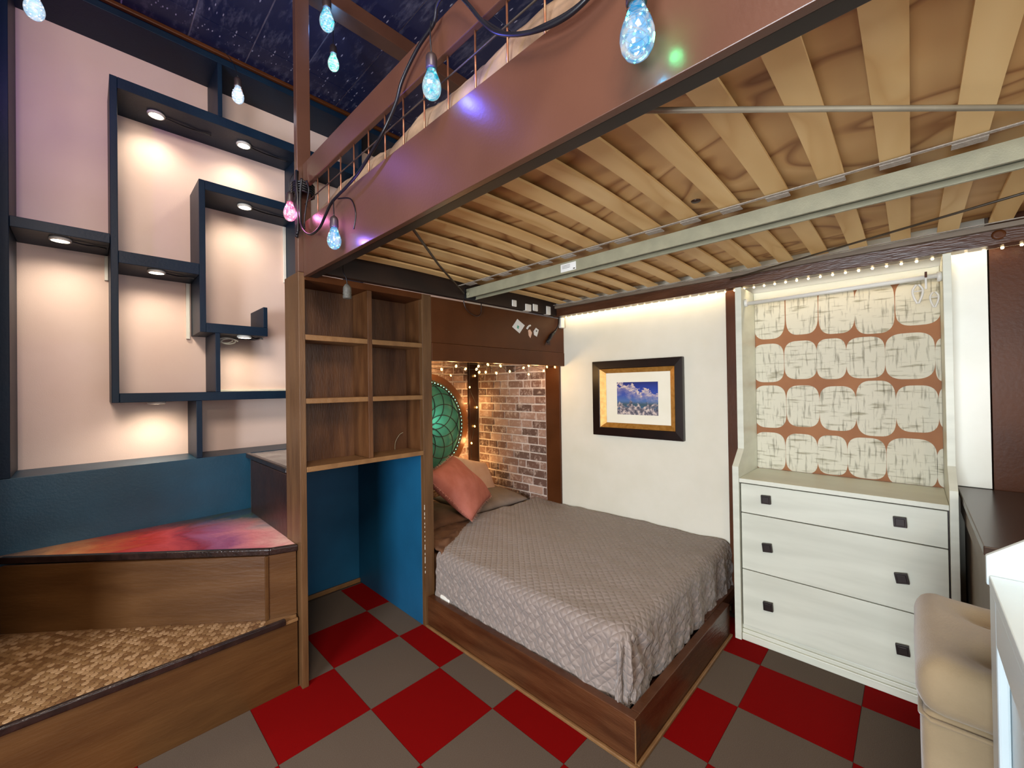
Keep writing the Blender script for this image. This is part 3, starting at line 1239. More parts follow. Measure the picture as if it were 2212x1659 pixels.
obj('wire', bm, wroughtm, fl)
bm = newbm()
tube(bm, smooth_path([(2.4, 3.33, 1.64)]+F2+[(2.87, 3.33, 0.5)], 5), 0.0018, 5)
obj('wire', bm, wroughtm, fl)
for x, y, z, pw in ((1.8, 2.33, 1.62, 0.9), (2.25, 2.33, 1.62, 1.2), (2.7, 2.33, 1.62, 1.1), (2.78, 3.26, 1.35, 0.9), (2.75, 3.26, 0.95, 0.8), (2.76, 3.25, 0.68, 0.9), (2.3, 3.2, 1.75, 1.0)):
    point('fairy_glow', (x, y, z), pw, (1.0, 0.58, 0.22), 0.03)

# things fixed to the header
def card(name, label, pts, y, m, cat='tag', group=None):
    bm = newbm()
    prism(bm, pts, y-0.002, y, 'y')
    return tag(obj(name, bm, m), label, cat, group)


c = card('price_label', 'large tilted white square label stuck on the brown header', [(2.294, 1.966), (2.353, 2.033), (2.438, 1.991), (2.377, 1.923)], YE-0.001, paper)
bm = newbm()
prism(bm, [(2.345, 1.962), (2.352, 1.985), (2.372, 1.978), (2.364, 1.955)], YE-0.0036, YE-0.003, 'y')
obj('printed_mark', bm, green_m, c)
card('torn_label', 'torn curved white label scrap right of the square label', [(2.455, 1.968), (2.468, 1.985), (2.49, 2.0), (2.51, 2.004), (2.515, 1.994), (2.49, 1.985), (2.472, 1.962)], YE-0.001, paper, group='paper scraps on the header')
card('torn_label', 'small cream paper scrap hanging below the curved scrap', [(2.478, 1.955), (2.50, 1.965), (2.525, 1.94), (2.505, 1.895), (2.485, 1.915)], YE-0.001, peach, group='paper scraps on the header')
c = card('torn_label', 'rightmost paper tag with dark print on the header', [(2.545, 1.955), (2.575, 1.985), (2.61, 1.97), (2.585, 1.912), (2.55, 1.925)], YE-0.001, paper, group='paper scraps on the header')
bm = newbm()
prism(bm, [(2.57, 1.958), (2.58, 1.967), (2.59, 1.96), (2.58, 1.95)], YE-0.0036, YE-0.003, 'y')
obj('printed_mark', bm, black, c)

ps = thing('power_strip', 'row of white plugs and adapters lying along the header top', 'power strip', (2.5, 2.19, 2.13))
for (x0, x1, z0, z1) in ((2.25, 2.30, 2.125, 2.175), (2.40, 2.47, 2.11, 2.165), (2.49, 2.55, 2.12, 2.175), (2.66, 2.715, 2.11, 2.18)):
    box('adapter', white_pl, x0, x1, 2.165, 2.205, z0-0.01, z1-0.01, ps, bev=0.005)
bm = newbm()
tube(bm, smooth_path([(2.24, 2.19, 2.14), (2.32, 2.18, 2.15), (2.38, 2.19, 2.125), (2.46, 2.18, 2.13), (2.56, 2.18, 2.15), (2.64, 2.19, 2.13), (2.72, 2.18, 2.115), (2.79, 2.18, 2.12)]), 0.006, 6)
obj('cord', bm, white_pl, ps)
t = thing('power_adapter', 'white wall adapter hanging in the corner beside the header end', 'adapter', (2.90, 2.19, 2.08))
box('adapter_body', white_pl, 2.875, 2.925, 2.18, 2.212, 2.01, 2.10, t, bev=0.006)
bm = newbm()
tube(bm, smooth_path([(2.88, 2.19, 2.10), (2.875, 2.185, 2.13), (2.86, 2.19, 2.12), (2.85, 2.19, 2.04), (2.82, 2.2, 1.985)]), 0.005, 6)
obj('cord', bm, black, t)
t = thing('cord_tassel', 'bundled black cord tied up on the right of the header', 'cord', (2.76, 2.2, 1.93))
bm = newbm()
tube(bm, smooth_path([(2.83, 2.2, 1.99), (2.80, 2.2, 1.965), (2.765, 2.2, 1.94), (2.73, 2.2, 1.90), (2.70, 2.2, 1.875)]), [0.006]+[0.009]*5+[0.013]*6+[0.016]*6+[0.013]*6+[0.006], 8)
obj('bundle', bm, black, t)
bm = newbm()
for k in range(8):
    a = random.uniform(-.02, .02)
    tube(bm, [(2.72+a, 2.2, 1.90), (2.70+a*1.8, 2.195, 1.865-random.random()*.02)], 0.002, 4)
o = obj('loose_ends', bm, black, t)
bm = newbm()
tube(bm, smooth_path([(1.80, 2.2, 2.11), (1.82, 2.2, 2.05), (1.86, 2.2, 2.02), (1.92, 2.2, 2.005), (1.96, 2.2, 2.03), (1.965, 2.2, 2.10)]), 0.004, 6)
tag(obj('electric_cord', bm, dkbrown), 'thin dark cord looping below the beam end on the header', 'cord')

# ------------------------------------------------------------------ loft bed
lb = thing('loft_bed', 'brown loft bed overhead with birch slats, steel middle beam and copper wire guard', 'bed', (1.8, 1.0, 2.1))
# outer side board with its black inner lip
box('side_beam', beam_m, 0.770, 0.792, -1.0, 2.213, 2.078, 2.350, lb, bev=0.002)
box('beam_lip', inner_dark, 0.7925, 0.835, -1.0, 2.213, 2.080, 2.112, lb, bev=0.002)
box('beam_backing', dkbrown, 0.7925, 0.812, -1.0, 2.213, 2.1125, 2.34, lb, bev=0)
wbm = box('wall_beam', brown_h, 2.80, 2.878, -1.0, 2.213, 2.098, 2.182, lb, bev=0.003)
box('wall_ledge', desk_s, 2.772, 2.7995, -1.0, 2.19, 2.160, 2.182, lb, bev=0.001)
bm = newbm()
lathe(bm, [(0.022, 2.8), (0.022, 2.7975), (0.012, 2.7965)], (0, -0.285, 2.14), 20, 'x')
obj('bolt_cover', bm, brown, wbm)
box('head_beam', head_m, 0.836, 2.799, 2.17, 2.2145, 2.102, 2.30, lb, bev=0.002)
# steel middle channel
bm = newbm()
y0, y1 = -1.0, 2.165
bx(bm, 1.800, 1.806, y0, y1, 2.110, 2.170)
bx(bm, 1.884, 1.890, y0, y1, 2.110, 2.170)
bx(bm, 1.8061, 1.8839, y0, y1, 2.164, 2.170)
bx(bm, 1.8061, 1.812, y0, y1, 2.110, 2.114)
bx(bm, 1.878, 1.8839, y0, y1, 2.110, 2.114)
mb = obj('middle_beam', bm, steel, lb, 0.0012)
bm = newbm()
bx(bm, 1.8065, 1.8835, -1.0, 2.16, 2.130, 2.1635)
obj('channel_inside', bm, steel_dk, mb)
c = newbm()
bx(c, 1.7988, 1.7998, 1.262, 1.362, 2.118, 2.160)
obj('sticker', c, paper, mb)
c = newbm()
for zz in (2.150, 2.143, 2.136):
    bx(c, 1.7984, 1.7988, 1.300, 1.352, zz, zz+0.0018)
bx(c, 1.7984, 1.7988, 1.268, 1.280, 2.122, 2.128)
obj('printed_lines', c, rod_m, mb)
bm = newbm()
lathe(bm, [(0.012, 1.792), (0.014, 1.7945), (0.014, 1.800)], (0, 2.145, 2.135), 12, 'x')
obj('bolt', bm, steel, mb)
box('beam_bracket', black, 1.785, 1.905, 2.1655, 2.170, 2.100, 2.18, lb, bev=0.001)
# plywood sheet above slats
for (x0, x1) in ((0.813, 1.846), (1.848, 2.79)):
    box('plywood_sheet', ply_m, x0, x1, -1.0, 2.17, 2.222, 2.236, lb, bev=0)


def slat_mesh(L_):
    bm = newbm()
    n = 14
    w, th = 0.070, 0.009
    rows = []
    for i in range(n+1):
        t = i/n
        x = (t-0.5)*L_
        z = 0.011*(1-(2*t-1)**2)
        rows.append([bm.verts.new((x, -w/2, z)), bm.verts.new((x, w/2, z)), bm.verts.new((x, w/2, z+th)), bm.verts.new((x, -w/2, z+th))])
    for a, b in zip(rows, rows[1:]):
        for k in range(4):
            f = bm.faces.new((a[k], a[(k+1) % 4], b[(k+1) % 4], b[k]))
    bm.faces.new(rows[0][::-1])
    bm.faces.new(rows[-1])
    return mesh_from('slat', bm, slat_m)


sm1, sm2 = slat_mesh(0.925), slat_mesh(0.86)
bm = newbm()
bx(bm, -0.018, 0.018, -0.036, 0.036, -0.0035, 0.0)
hm = mesh_from('slat_holder', bm, strap_m)
for k in range(-4, 16):
    y = -0.165+0.1572*k+0.035
    inst(hm, 'slat_holder', (1.768, y, 2.1845), lb)
    inst(hm, 'slat_holder', (1.918, y, 2.1825), lb)
    y = -0.165+0.1572*k+0.035
    inst(sm1, 'slat', (1.3, y, 2.188), lb)
    inst(sm2, 'slat', (2.325, y, 2.186), lb)
for (x0, x1) in ((1.732, 1.746), (1.94, 1.951), (2.745, 2.757), (0.845, 0.857)):
    bm = newbm()
    bx(bm, x0, x1, -1.0, 2.165, 2.1825, 2.1855)
    obj('strap', bm, strap_m, lb)
# knots / nail plates seen on the slats
for (x, y) in ((1.62, 0.58), (2.60, 0.52)):
    bm = newbm()
    lathe(bm, [(0.018, 2.2), (0.016, 2.196), (0.004, 2.194)], (x, y, 0), 10)
    obj('knot', bm, dkbrown, lb)
# thin steel rods under the slats
bm = newbm()
tube(bm, [(0.80, 0.515, 2.125), (1.20, 0.115, 2.128), (1.62, -0.302, 2.13)], 0.0065, 8)
obj('cross_rod', bm, rod_l, lb)
bm = newbm()
tube(bm, [(0.84, 1.36, 2.14), (1.28, 1.76, 2.142), (1.775, 2.16, 2.135)], 0.006, 8)
obj('cross_rod', bm, rod_m, lb)
bm = newbm()
tube(bm, [(2.79, 0.80, 2.15), (2.363, -0.116, 2.15), (2.2, -0.45, 2.15)], 0.005, 8)
obj('cross_rod', bm, rod_m, lb)
# post, guard rail and wire mesh
box('corner_post', beam_m, 0.745, 0.811, 2.2135, 2.256, 2.1005, H-0.002, lb, bev=0.002)
box('guard_rail', beam_m, 0.770, 0.792, -1.0, 2.212, 2.530, 2.650, lb, bev=0.003)
bm = newbm()
tube(bm, [(0.785, 0, -0.1), (0.785, 0, 0.1)], 0.0032, 6)
vb = mesh_from('wire_bar', bm, copper)
for k in range(-12, 14):
    y = 0.63+0.1295*k
    if y > 2.18:
        continue
    o = inst(vb, 'wire_bar', (0.0, y, 2.438), lb)
bm = newbm()
tube(bm, [(0.781, -1.0, 2.47), (0.781, 2.21, 2.452)], 0.0028, 6)
obj('wire_rail', bm, rod_m, lb)
# ceiling beam tied to the post
struct(box('ceiling_beam', beam_m, 0.812, 3.0, 2.26, 2.36, 3.63, H-0.001, bev=0.003))

# loft mattress + comforter
box_m = newbm()
bx(box_m, 0.84, 2.74, -0.95, 2.12, 2.238, 2.34)
tag(obj('loft_mattress', box_m, cream, None, 0.02, 3), 'thin cream mattress on the loft bed beneath the comforter', 'mattress')
bm = newbm()
nx, ny = 70, 130
grid = []
for j in range(ny+1):
    y = -0.97+3.14*j/ny
    row = []
    for i in range(nx+1):
        u = (i/nx)**2.2
        x = 0.797+1.95*u
        edge = min(u, 1-u)*1.95
        hh = 0.128+0.055*noise.noise(Vector((0.3, y*2.1, 0)))+0.03*noise.noise(Vector((x*3, y*5.5, 3)))
        hh += 0.03*max(0, 1-abs(y-1.0)/0.3)
        hgt = hh*min(1.0, edge/0.06)**0.42
        hgt += 0.022*abs(noise.noise(Vector((x*9, y*11, 0))))*min(1, edge/0.03)
        hgt *= min(1, max(0, (2.18-y)/0.12))**0.5
        v = Vector((x*13, y*13, hgt*10))
        row.append(bm.verts.new((x-0.004*noise.noise(v), y+0.006*noise.noise(v*1.3), 2.345+max(hgt, 0.004))))
    grid.append(row)
for j in range(ny):
    for i in range(nx):
        f = bm.faces.new((grid[j][i], grid[j][i+1], grid[j+1][i+1], grid[j+1][i]))
        f.smooth = True
o = obj('comforter', bm, furm)
md = o.modifiers.new('solid', 'SOLIDIFY')
md.thickness = 0.01
tag(o, 'rumpled beige comforter bulging above the loft side board', 'comforter')
bm = newbm()
# led strip
ls = thing('led_strip', 'warm LED strip along the underside of the wall beam', 'LED strip', (2.89, 0.9, 2.1))
box('strip_tape', white_pl, 2.882, 2.896, -0.4, 2.19, 2.1015, 2.1035, ls, bev=0)
bm = newbm()
lathe(bm, [(0.0045, 0), (0.0055, -0.004), (0.004, -0.008)], (0, 0, 0), 8)
lbm = mesh_from('led', bm, bead_w)
k = 0
y = -0.36
while y < 2.17:
    inst(lbm, 'led', (2.889, y, 2.1012), ls)
    y += 0.0555

# ------------------------------------------------------------------ string lights on the loft
GL = {'cyan': glass_bulb('cyan_lit_glass', '#00b8d8', 0.8), 'white': glass_bulb('white_lit_glass', '#a8d8ff', 0.8), 'pink': glass_bulb('pink_lit_glass', '#ff4a98', 0.8),
      'multi': glass_bulb('pale_lit_glass', '#3ab8ff', 0.7, 0.5), 'green': glass_bulb('mint_lit_glass', '#20d8c0', 0.9)}
WIREC = {k: emis('wire_led_'+k, c, 9) for k, c in (('cyan', '#30f0ff'), ('white', '#e8f4ff'), ('pink', '#ff80c8'), ('multi', '#60ffe0'), ('green', '#80ffc0'))}
sl = thing('string_light_cable', 'heavy black festoon cable draped over the loft rail and post', 'string lights', (0.735, 2.1, 2.5))
CP = [(2.121, 2.534), (2.149, 2.441), (2.14, 2.324), (2.092, 2.266), (2.01, 2.23), (1.911, 2.233), (1.842, 2.269), (1.782, 2.301), (1.711, 2.313), (1.623, 2.321),
      (1.52, 2.339), (1.408, 2.377), (1.322, 2.415), (1.264, 2.485), (1.22, 2.542), (1.126, 2.596), (1.037, 2.62), (1.0, 2.648), (0.955, 2.65), (0.902, 2.61),
      (0.853, 2.545), (0.806, 2.476), (0.754, 2.414), (0.689, 2.367), (0.615, 2.331), (0.547, 2.311), (0.49, 2.31), (0.42, 2.33), (0.36, 2.36), (0.30, 2.37)]
bm = newbm()
tube(bm, smooth_path([(0.735+(0.012 if 1.0 < y < 1.3 else 0), y, z) for y, z in CP], 6), 0.0058, 8)
obj('cable', bm, black, sl)
bm = newbm()
tube(bm, smooth_path([(0.742, 0.30, 2.385), (0.742, 0.40, 2.350), (0.742, 0.5, 2.322), (0.742, 0.6, 2.338), (0.742, 0.7, 2.376), (0.740, 0.8, 2.474)], 6), 0.004, 8)
obj('cable', bm, black, sl)
# bundle of loops tied round the post
bm = newbm()
for q in range(9):
    z0 = 2.60-q*0.006
    ox = random.uniform(-0.012, 0.012)
    pts = [(0.738+ox*0.3, 2.195, 2.60), (0.732, 2.19+ox, 2.54-q*0.01), (0.736, 2.195+ox*1.5, 2.44-q*0.014), (0.738, 2.20+ox, 2.35-q*0.010), (0.742, 2.19, 2.30+q*0.004)]
    tube(bm, smooth_path(pts, 5), 0.0062, 6)
for q in range(5):
    z = 2.545-q*0.012
    pts = [(0.775+0.05*math.cos(2*PI*k/16), 2.22+0.052*math.sin(2*PI*k/16), z+0.003*math.sin(3*k)) for k in range(17)]
    tube(bm, pts, 0.006, 6)
obj('tied_loops', bm, black, sl)
bm = newbm()
tube(bm, smooth_path([(0.75, 2.10, 2.52), (0.755, 2.09, 2.47), (0.75, 2.11, 2.40), (0.748, 2.13, 2.33), (0.745, 2.12, 2.29)]), 0.004, 6)
tube(bm, smooth_path([(0.745, 1.735, 2.31), (0.765, 1.66, 2.29), (0.768, 1.62, 2.22), (0.768, 1.64, 2.16)]), 0.003, 6)
obj('loose_cable', bm, black, sl)


def bulb(loc_top, s, kind, label, hang=None, power=0.8, col=(0.3, 0.7, 1.0), tilt=(0, 0), off=(0, 0, 0), hangm=0.0022):
    """loc_top = where the flex meets the socket; s = scale (1 = 0.064 m wide bulb)"""
    x, y, z = loc_top
    t = thing('string_bulb', label, 'light bulb', loc_top, 'coloured festoon bulbs around the loft')
    bm = newbm()
    lathe(bm, [(0.004*s, 0), (0.008*s, -0.004*s), (0.017*s, -0.012*s), (0.0195*s, -0.022*s), (0.0195*s, -0.055*s), (0.018*s, -0.060*s)], (x, y, z), 16)
    obj('socket', bm, socket_m, t)
    bm = newbm()
    prof = [(0.0145, -0.060), (0.0165, -0.068), (0.021, -0.080), (0.0275, -0.096), (0.0315, -0.112), (0.032, -0.124), (0.029, -0.140), (0.021, -0.153), (0.010, -0.160), (0.002, -0.162)]
    lathe(bm, [(r*s, h*s) for r, h in prof], (x, y, z), 24)
    obj('glass', bm, GL[kind], t)
    bm = newbm()
    rnd = random.Random(sum(map(ord, label)))
    pts = []
    for q in range(34):
        a = q*1.1
        h = -0.066-0.085*(q/33)+rnd.uniform(-.006, .006)
        rr = 0.010+0.014*math.sin(PI*min(1, (q+3)/36))+rnd.uniform(-.004, .004)
        pts.append((x+rr*s*math.cos(a), y+rr*s*math.sin(a), z+h*s))
    tube(bm, smooth_path(pts, 3), 0.0009*s, 4)
    obj('filament_wire', bm, copper, t)
    bm = newbm()
    for q in range(0, 34, 4):
        c = pts[q]
        lathe(bm, [(0.0005, c[2]-0.0025*s), (0.0026*s, c[2]), (0.0005, c[2]+0.0025*s)], (c[0], c[1], 0), 6)
    obj('micro_leds', bm, WIREC[kind], t)['kind'] = 'stuff'
    if hang:
        bm = newbm()
        tube(bm, smooth_path([loc_top]+hang, 5), hangm, 6)
        obj('flex', bm, black, t)
    point('bulb_glow', (x+off[0], y+off[1], z-0.115*s+off[2]), power, col, 0.012)


bulb((0.722, 1.016, 2.505), 0.88, 'cyan', 'cyan bulb hanging by the middle of the loft guard rail', [(0.722, 1.02, 2.56), (0.732, 1.03, 2.615)], 1.0, (0.10, 0.12, 1.0), off=(-0.03, -0.02, 0.0))
bulb((0.722, 1.722, 2.228), 0.88, 'multi', 'blue-white bulb hanging against the side board near the post', [(0.726, 1.735, 2.27), (0.733, 1.75, 2.305)], 0.7, (0.28, 0.15, 1.0), off=(-0.02, -0.05, 0))
bulb((0.705, 2.200, 2.487), 0.92, 'pink', 'pink bulb hanging at the left of the corner post', [(0.705, 2.20, 2.54), (0.722, 2.20, 2.58)], 0.7, (1.0, 0.25, 0.6), off=(0, -0.02, 0))
bulb((0.715, 0.356, 2.266), 1.0, 'multi', 'largest nearest clear bulb with red, green and blue wire lights', [(0.718, 0.356, 2.3), (0.733, 0.36, 2.36)], 0.10, (0.10, 1.0, 0.35), off=(0.02, -0.035, -0.01))
point('bulb_glow', (0.735, 0.345, 2.10), 0.07, (0.05, 0.55, 1.0), 0.008)
bulb((0.645, 2.90, 3.402), 1.0, 'white', 'white lit bulb hanging in front of the teal fascia', [(0.63, 2.92, 3.48), (0.60, 3.02, 3.60), (0.575, 3.16, 3.69)], 0.5, (0.7, 0.8, 1.0))
bulb((1.035, 2.45, 3.565), 1.0, 'green', 'mint lit bulb, lower of the two beneath the ceiling beside the post', [(1.035, 2.45, 3.63), (1.04, 2.46, 3.71)], 1.2, (0.2, 0.5, 1.0))
bulb((0.885, 2.17, 3.565), 1.15, 'cyan', 'bright cyan bulb, upper of the two beneath the ceiling beside the post', [(0.885, 2.17, 3.66), (0.88, 2.18, 3.715)], 1.2, (0.15, 0.4, 1.0))
bulb((-0.145, 2.60, 3.222), 1.0, 'white', 'bright white bulb at the top left corner of the display wall', [(-0.145, 2.60, 3.40), (-0.14, 2.62, 3.71)], 2.2, (0.45, 0.2, 1.0), off=(0, 0.15, 0.05))
# empty socket under the loft
t = thing('empty_socket', 'grey empty lamp socket dangling under the loft over the cubby unit', 'lamp socket', (0.945, 2.10, 2.05))
bm = newbm()
lathe(bm, [(0.005, 2.050), (0.012, 2.044), (0.020, 2.030), (0.021, 2.010), (0.0195, 2.008), (0.022, 2.0), (0.0195, 1.992), (0.022, 1.984), (0.021, 1.974), (0.016, 1.972)], (0.945, 2.1, 0), 16)
obj('socket', bm, socket_g, t)
bm = newbm()
tube(bm, smooth_path([(0.945, 2.1, 2.048), (0.94, 2.1, 2.08), (0.93, 2.11, 2.11), (0.935, 2.12, 2.165)]), 0.003, 6)
obj('flex', bm, black, t)

# ------------------------------------------------------------------ lower bed
bf = thing('bed_platform', 'low brown painted box frame of the lower bed', 'bed frame', (2.2, 1.8, 0))
box('side_rail', brown_h, 1.490, 1.530, 0.80, 2.212, 0.0, 0.188, bf, bev=0.003)
box('foot_rail', brown_h, 1.5305, 2.66, 0.80, 0.84, 0.0, 0.188, bf, bev=0.003)
bm = newbm()
bx(bm, 1.474, 1.4895, 0.784, 2.212, 0.0, 0.016)
obj('base_trim', bm, tan_edge, bf, 0.004)
bm = newbm()
bx(bm, 1.490, 2.66, 0.784, 0.7995, 0.0, 0.016)
obj('base_trim', bm, tan_edge, bf, 0.004)
bm = newbm()
bx(bm, 1.484, 1.4895, 0.794, 0.7995, 0.017, 0.187)
obj('corner_trim', bm, tan_edge, bf, 0.001)
box('deck', dkbrown, 1.531, 2.93, 0.841, 3.33, 0.10, 0.13, bf)
box('foot_ledge', brown_h, 2.40, 2.92, 0.841, 0.885, 0.131, 0.188, bf)
mt = newbm()
bx(mt, 1.575, 2.90, 0.90, 3.325, 0.131, 0.425)
tag(obj('mattress', mt, sheet_m, None, 0.05, 4), 'brown-sheeted mattress under the quilt in the bed box', 'mattress')
bm = newbm()
bx(bm, 1.535, 1.572, 2.05, 2.15, 0.135, 0.205)
tag(obj('mattress_pad', bm, white_pl, None, 0.012, 3), 'bit of white mattress pad showing by the unit foot', 'mattress pad')

# quilt
bm = newbm()
uvl = bm.loops.layers.uv.new('cloth')
QX0, QX1, QY0, ZT = 1.598, 2.935, 0.918, 0.462
DROP = 0.345


def yend(x):
    t = max(0.0, min(1.0, (x-1.56)/0.62))
    return 2.17+0.40*t-0.04*max(0, (x-2.3))


def fall(L_, R_=0.055):
    """offset outwards and down for cloth length L_ past an edge radius R_"""
    q = PI/2*R_
    if L_ < q:
        a = L_/R_
        return R_*math.sin(a), R_*(1-math.cos(a))
    return R_+0.02*(L_-q), R_+(L_-q)


def quilt_pt(s, t):
    ds = min(0, s-QX0)
    dt = min(0, t-QY0)
    L_ = math.hypot(ds, dt)
    corner = (ds < 0 and dt < 0)
    if L_ > 0:
        dx, dy = ds/L_, dt/L_
        LL = min(L_, DROP-0.01+0.012*noise.noise(Vector((s*5, t*5, 1))))
        g, h = fall(LL)
        x = max(s, QX0)+dx*g
        y = max(t, QY0)+dy*g
        z = ZT-h
    else:
        x, y, z, dx, dy, h, LL = s, t, ZT, 0, 0, 0, 0
    v = Vector((s*4.0, t*4.0, 0.3))
    w = noise.noise(v)*0.010+noise.noise(v*2.3)*0.006
    side = min(1.0, h/0.10)
    # small puckers on the drape, long folds at the foot corner
    pk = (noise.noise(Vector((s*26, t*26, 4)))*0.010+noise.noise(Vector((s*13, t*13, 7)))*0.010)*side
    dc = math.hypot(x-1.56, y-0.88)
    cf = math.exp(-(dc/0.24)**2)
    ang = math.atan2(t-QY0-0.0, s-QX0-0.0)
    fold = cf*(0.014*math.sin(ang*9+h*9)+0.012*noise.noise(Vector((ang*4, h*8, 1))))*side
    # foot drape folds
    ff = 0.0
    if dt < 0:
        ff = 0.006*math.sin(s*30+2*noise.noise(Vector((s*3, 0, 0))))*side*(1+0.8*noise.noise(Vector((s*4, 2, 0))))
    out = pk+fold+ff
    x += dx*out
    y += dy*out
    z += w*(1-side)+(0.012*noise.noise(Vector((s*9, t*9, 3))))*(1-side)*0.5+cf*0.012*noise.noise(v*3)
    # gently crowned top, edges soften
    return Vector((min(x, 2.938), y, max(z, 0.165)))


NS, NT = 300, 330
s0, s1 = QX0-DROP-0.0, QX1
vg = []
for i in range(NS+1):
    s = s0+(s1-s0)*i/NS
    ye = yend(max(s, QX0))
    t0 = QY0-DROP
    col = []
    for j in range(NT+1):
        t = t0+(ye-t0)*j/NT
        pnt = quilt_pt(s, t)
        col.append((bm.verts.new(pnt), (s, t)))
    vg.append(col)
for i in range(NS):
    for j in range(NT):
        q = [vg[i][j], vg[i+1][j], vg[i+1][j+1], vg[i][j+1]]
        # drop the surplus corner of cloth
        sc, tcx = q[0][1]
        ds, dt = min(0, sc-QX0), min(0, tcx-QY0)
        if math.hypot(ds, dt) > DROP+0.03:
            continue
        f = bm.faces.new([a[0] for a in q])
        f.smooth = True
        for lp, a in zip(f.loops, q):
            lp[uvl].uv = a[1]
bmesh.ops.delete(bm, geom=[v for v in bm.verts if not v.link_faces], context='VERTS')
o = obj('quilt', bm, quilt_m)
md = o.modifiers.new('solid', 'SOLIDIFY')
md.thickness = 0.008
md.offset = -1
tag(o, 'grey taupe stitched quilt draped over the lower bed', 'quilt')


def cushion(name, C, A, B, th, m, lab, cat='cushion', n=22, group=None, fr=None, pinch=0.06, noise_a=0.012):
    C, A, B = Vector(C), Vector(A), Vector(B)
    Nn = A.cross(B).normalized()
    bm = newbm()
    for sgn in (1, -1):
        g = []
        for i in range(n+1):
            r = []
            for j in range(n+1):
                u, v = -1+2*i/n, -1+2*j/n
                k = (1-u*u)*(1-v*v)
                hh = th/2*(max(k, 0)**0.42)
                pu = u*(1-pinch*(1-v*v))
                pv = v*(1-pinch*(1-u*u))
                p = C+A*pu+B*pv+Nn*sgn*hh
                nn = noise.noise(p*7)*noise_a*min(1, k*4)
                r.append(bm.verts.new(p+Nn*sgn*nn))
            g.append(r)
        for i in range(n):
            for j in range(n):
                f = bm.faces.new((g[i][j], g[i+1][j], g[i+1][j+1], g[i][j+1]))
                f.smooth = True
    bmesh.ops.remove_doubles(bm, verts=bm.verts, dist=0.0008)
    o = obj(name, bm, m)
    tag(o, lab, cat, group)
    if fr:
        bm = newbm()
        rnd = random.Random(3)
        for e in range(4):
            for q in range(70):
                t = -1+2*(q+rnd.random()*0.6)/70
                u, v = ((t, -1), (1, t), (t, 1), (-1, t))[e]
                pu, pv = u*(1-pinch*(1-v*v)), v*(1-pinch*(1-u*u))
                p = C+A*pu+B*pv
                d = {0: -B, 1: A, 2: B, 3: -A}[e].normalized()
                side = {0: A, 1: B, 2: A, 3: B}[e].normalized()
                ln = rnd.uniform(0.012, 0.030)
                tip = p+d*ln+side*rnd.uniform(-.008, .008)+Nn*rnd.uniform(-.006, .006)
                w = 0.0028
                a = bm.verts.new(p+side*w-d*0.006)
                b = bm.verts.new(p-side*w-d*0.006)
                c2 = bm.verts.new(p+Nn*0.002-d*0.006)
                tt = bm.verts.new(tip)
                bm.faces.new((a, b, tt))
                bm.faces.new((b, c2, tt))
                bm.faces.new((c2, a, tt))
        f = obj('fringe', bm, fr, o)
        f['kind'] = 'stuff'
    return o


Bc, Rc, Tc = Vector((2.00, 2.38, 0.50)), Vector((2.50, 2.70, 0.535)), Vector((2.14, 2.79, 0.93))
cushion('fringed_cushion', (Bc+Tc)/2, (Rc-Bc)/2, (Tc-Rc)/2, 0.20, coral, 'coral pink cushion with frayed edges leaning at the bed head', fr=coral_f)
cushion('bed_pillow', (2.62, 3.02, 0.60), (0.20, -0.02, -0.06), (0.0, 0.12, 0.20), 0.12, peach, 'pale peach pillow behind the coral cushion', 'pillow')
cushion('bed_pillow', (2.52, 2.86, 0.478), (0.37, -0.02, 0.0), (0.02, 0.27, 0.02), 0.13, taupe, 'flat taupe pillow beyond the quilt edge by the brick wall', 'pillow')
cushion('bed_pillow', (1.84, 2.74, 0.495), (0.28, 0.0, 0.0), (0.0, 0.28, 0.0), 0.13, sheet_m, 'brown pillow lying behind the cubby unit stile', 'pillow')
# rumpled brown blanket between quilt edge and stile
bm = newbm()
g = []
for i in range(41):
    r = []
    for j in range(41):
        x, y = 1.56+0.62*i/40, 2.10+0.50*j/40
        v = Vector((x*9, y*9, 0))
        z = 0.462+0.02*noise.noise(v)+0.02*abs(noise.noise(v*1.7))
        if y > yend(x)-0.02:
            z += 0.012
        else:
            z -= 0.02
        z -= 0.25*max(0, 1.60-x)**1.0*4*max(0, 1.60-x)/0.04*0.25
        r.append(bm.verts.new((x, y, z)))
    g.append(r)
for i in range(40):
    for j in range(40):
        f = bm.faces.new((g[i][j], g[i+1][j], g[i+1][j+1], g[i][j+1]))
        f.smooth = True
o = obj('blanket', bm, sheet_m)
md = o.modifiers.new('solid', 'SOLIDIFY')
md.thickness = 0.01
tag(o, 'rumpled brown blanket at the quilt edge beside the unit stile', 'blanket')

# ------------------------------------------------------------------ framed picture
fp = thing('framed_picture', 'framed seascape print with dark frame and gold inner lip on the cream wall', 'picture', (2.94, 1.53, 1.40))


def frame_ring(bm, oy0, oy1, oz0, oz1, iy0, iy1, iz0, iz1, xo, xi, xb):
    """mitred moulding: outer edge at depth xo, inner edge at depth xi, back at xb"""
    O = [(oy0, oz0), (oy1, oz0), (oy1, oz1), (oy0, oz1)]
    I = [(iy0, iz0), (iy1, iz0), (iy1, iz1), (iy0, iz1)]
    vo = [bm.verts.new((xo, *p)) for p in O]
    vi = [bm.verts.new((xi, *p)) for p in I]
    bo = [bm.verts.new((xb, *p)) for p in O]
    bi = [bm.verts.new((xb, *p)) for p in I]
    for k in range(4):
        l = (k+1) % 4
        bm.faces.new((vo[k], vo[l], vi[l], vi[k]))
        bm.faces.new((vo[k], bo[k], bo[l], vo[l]))
        bm.faces.new((vi[k], vi[l], bi[l], bi[k]))
        bm.faces.new((bo[k], bi[k], bi[l], bo[l]))


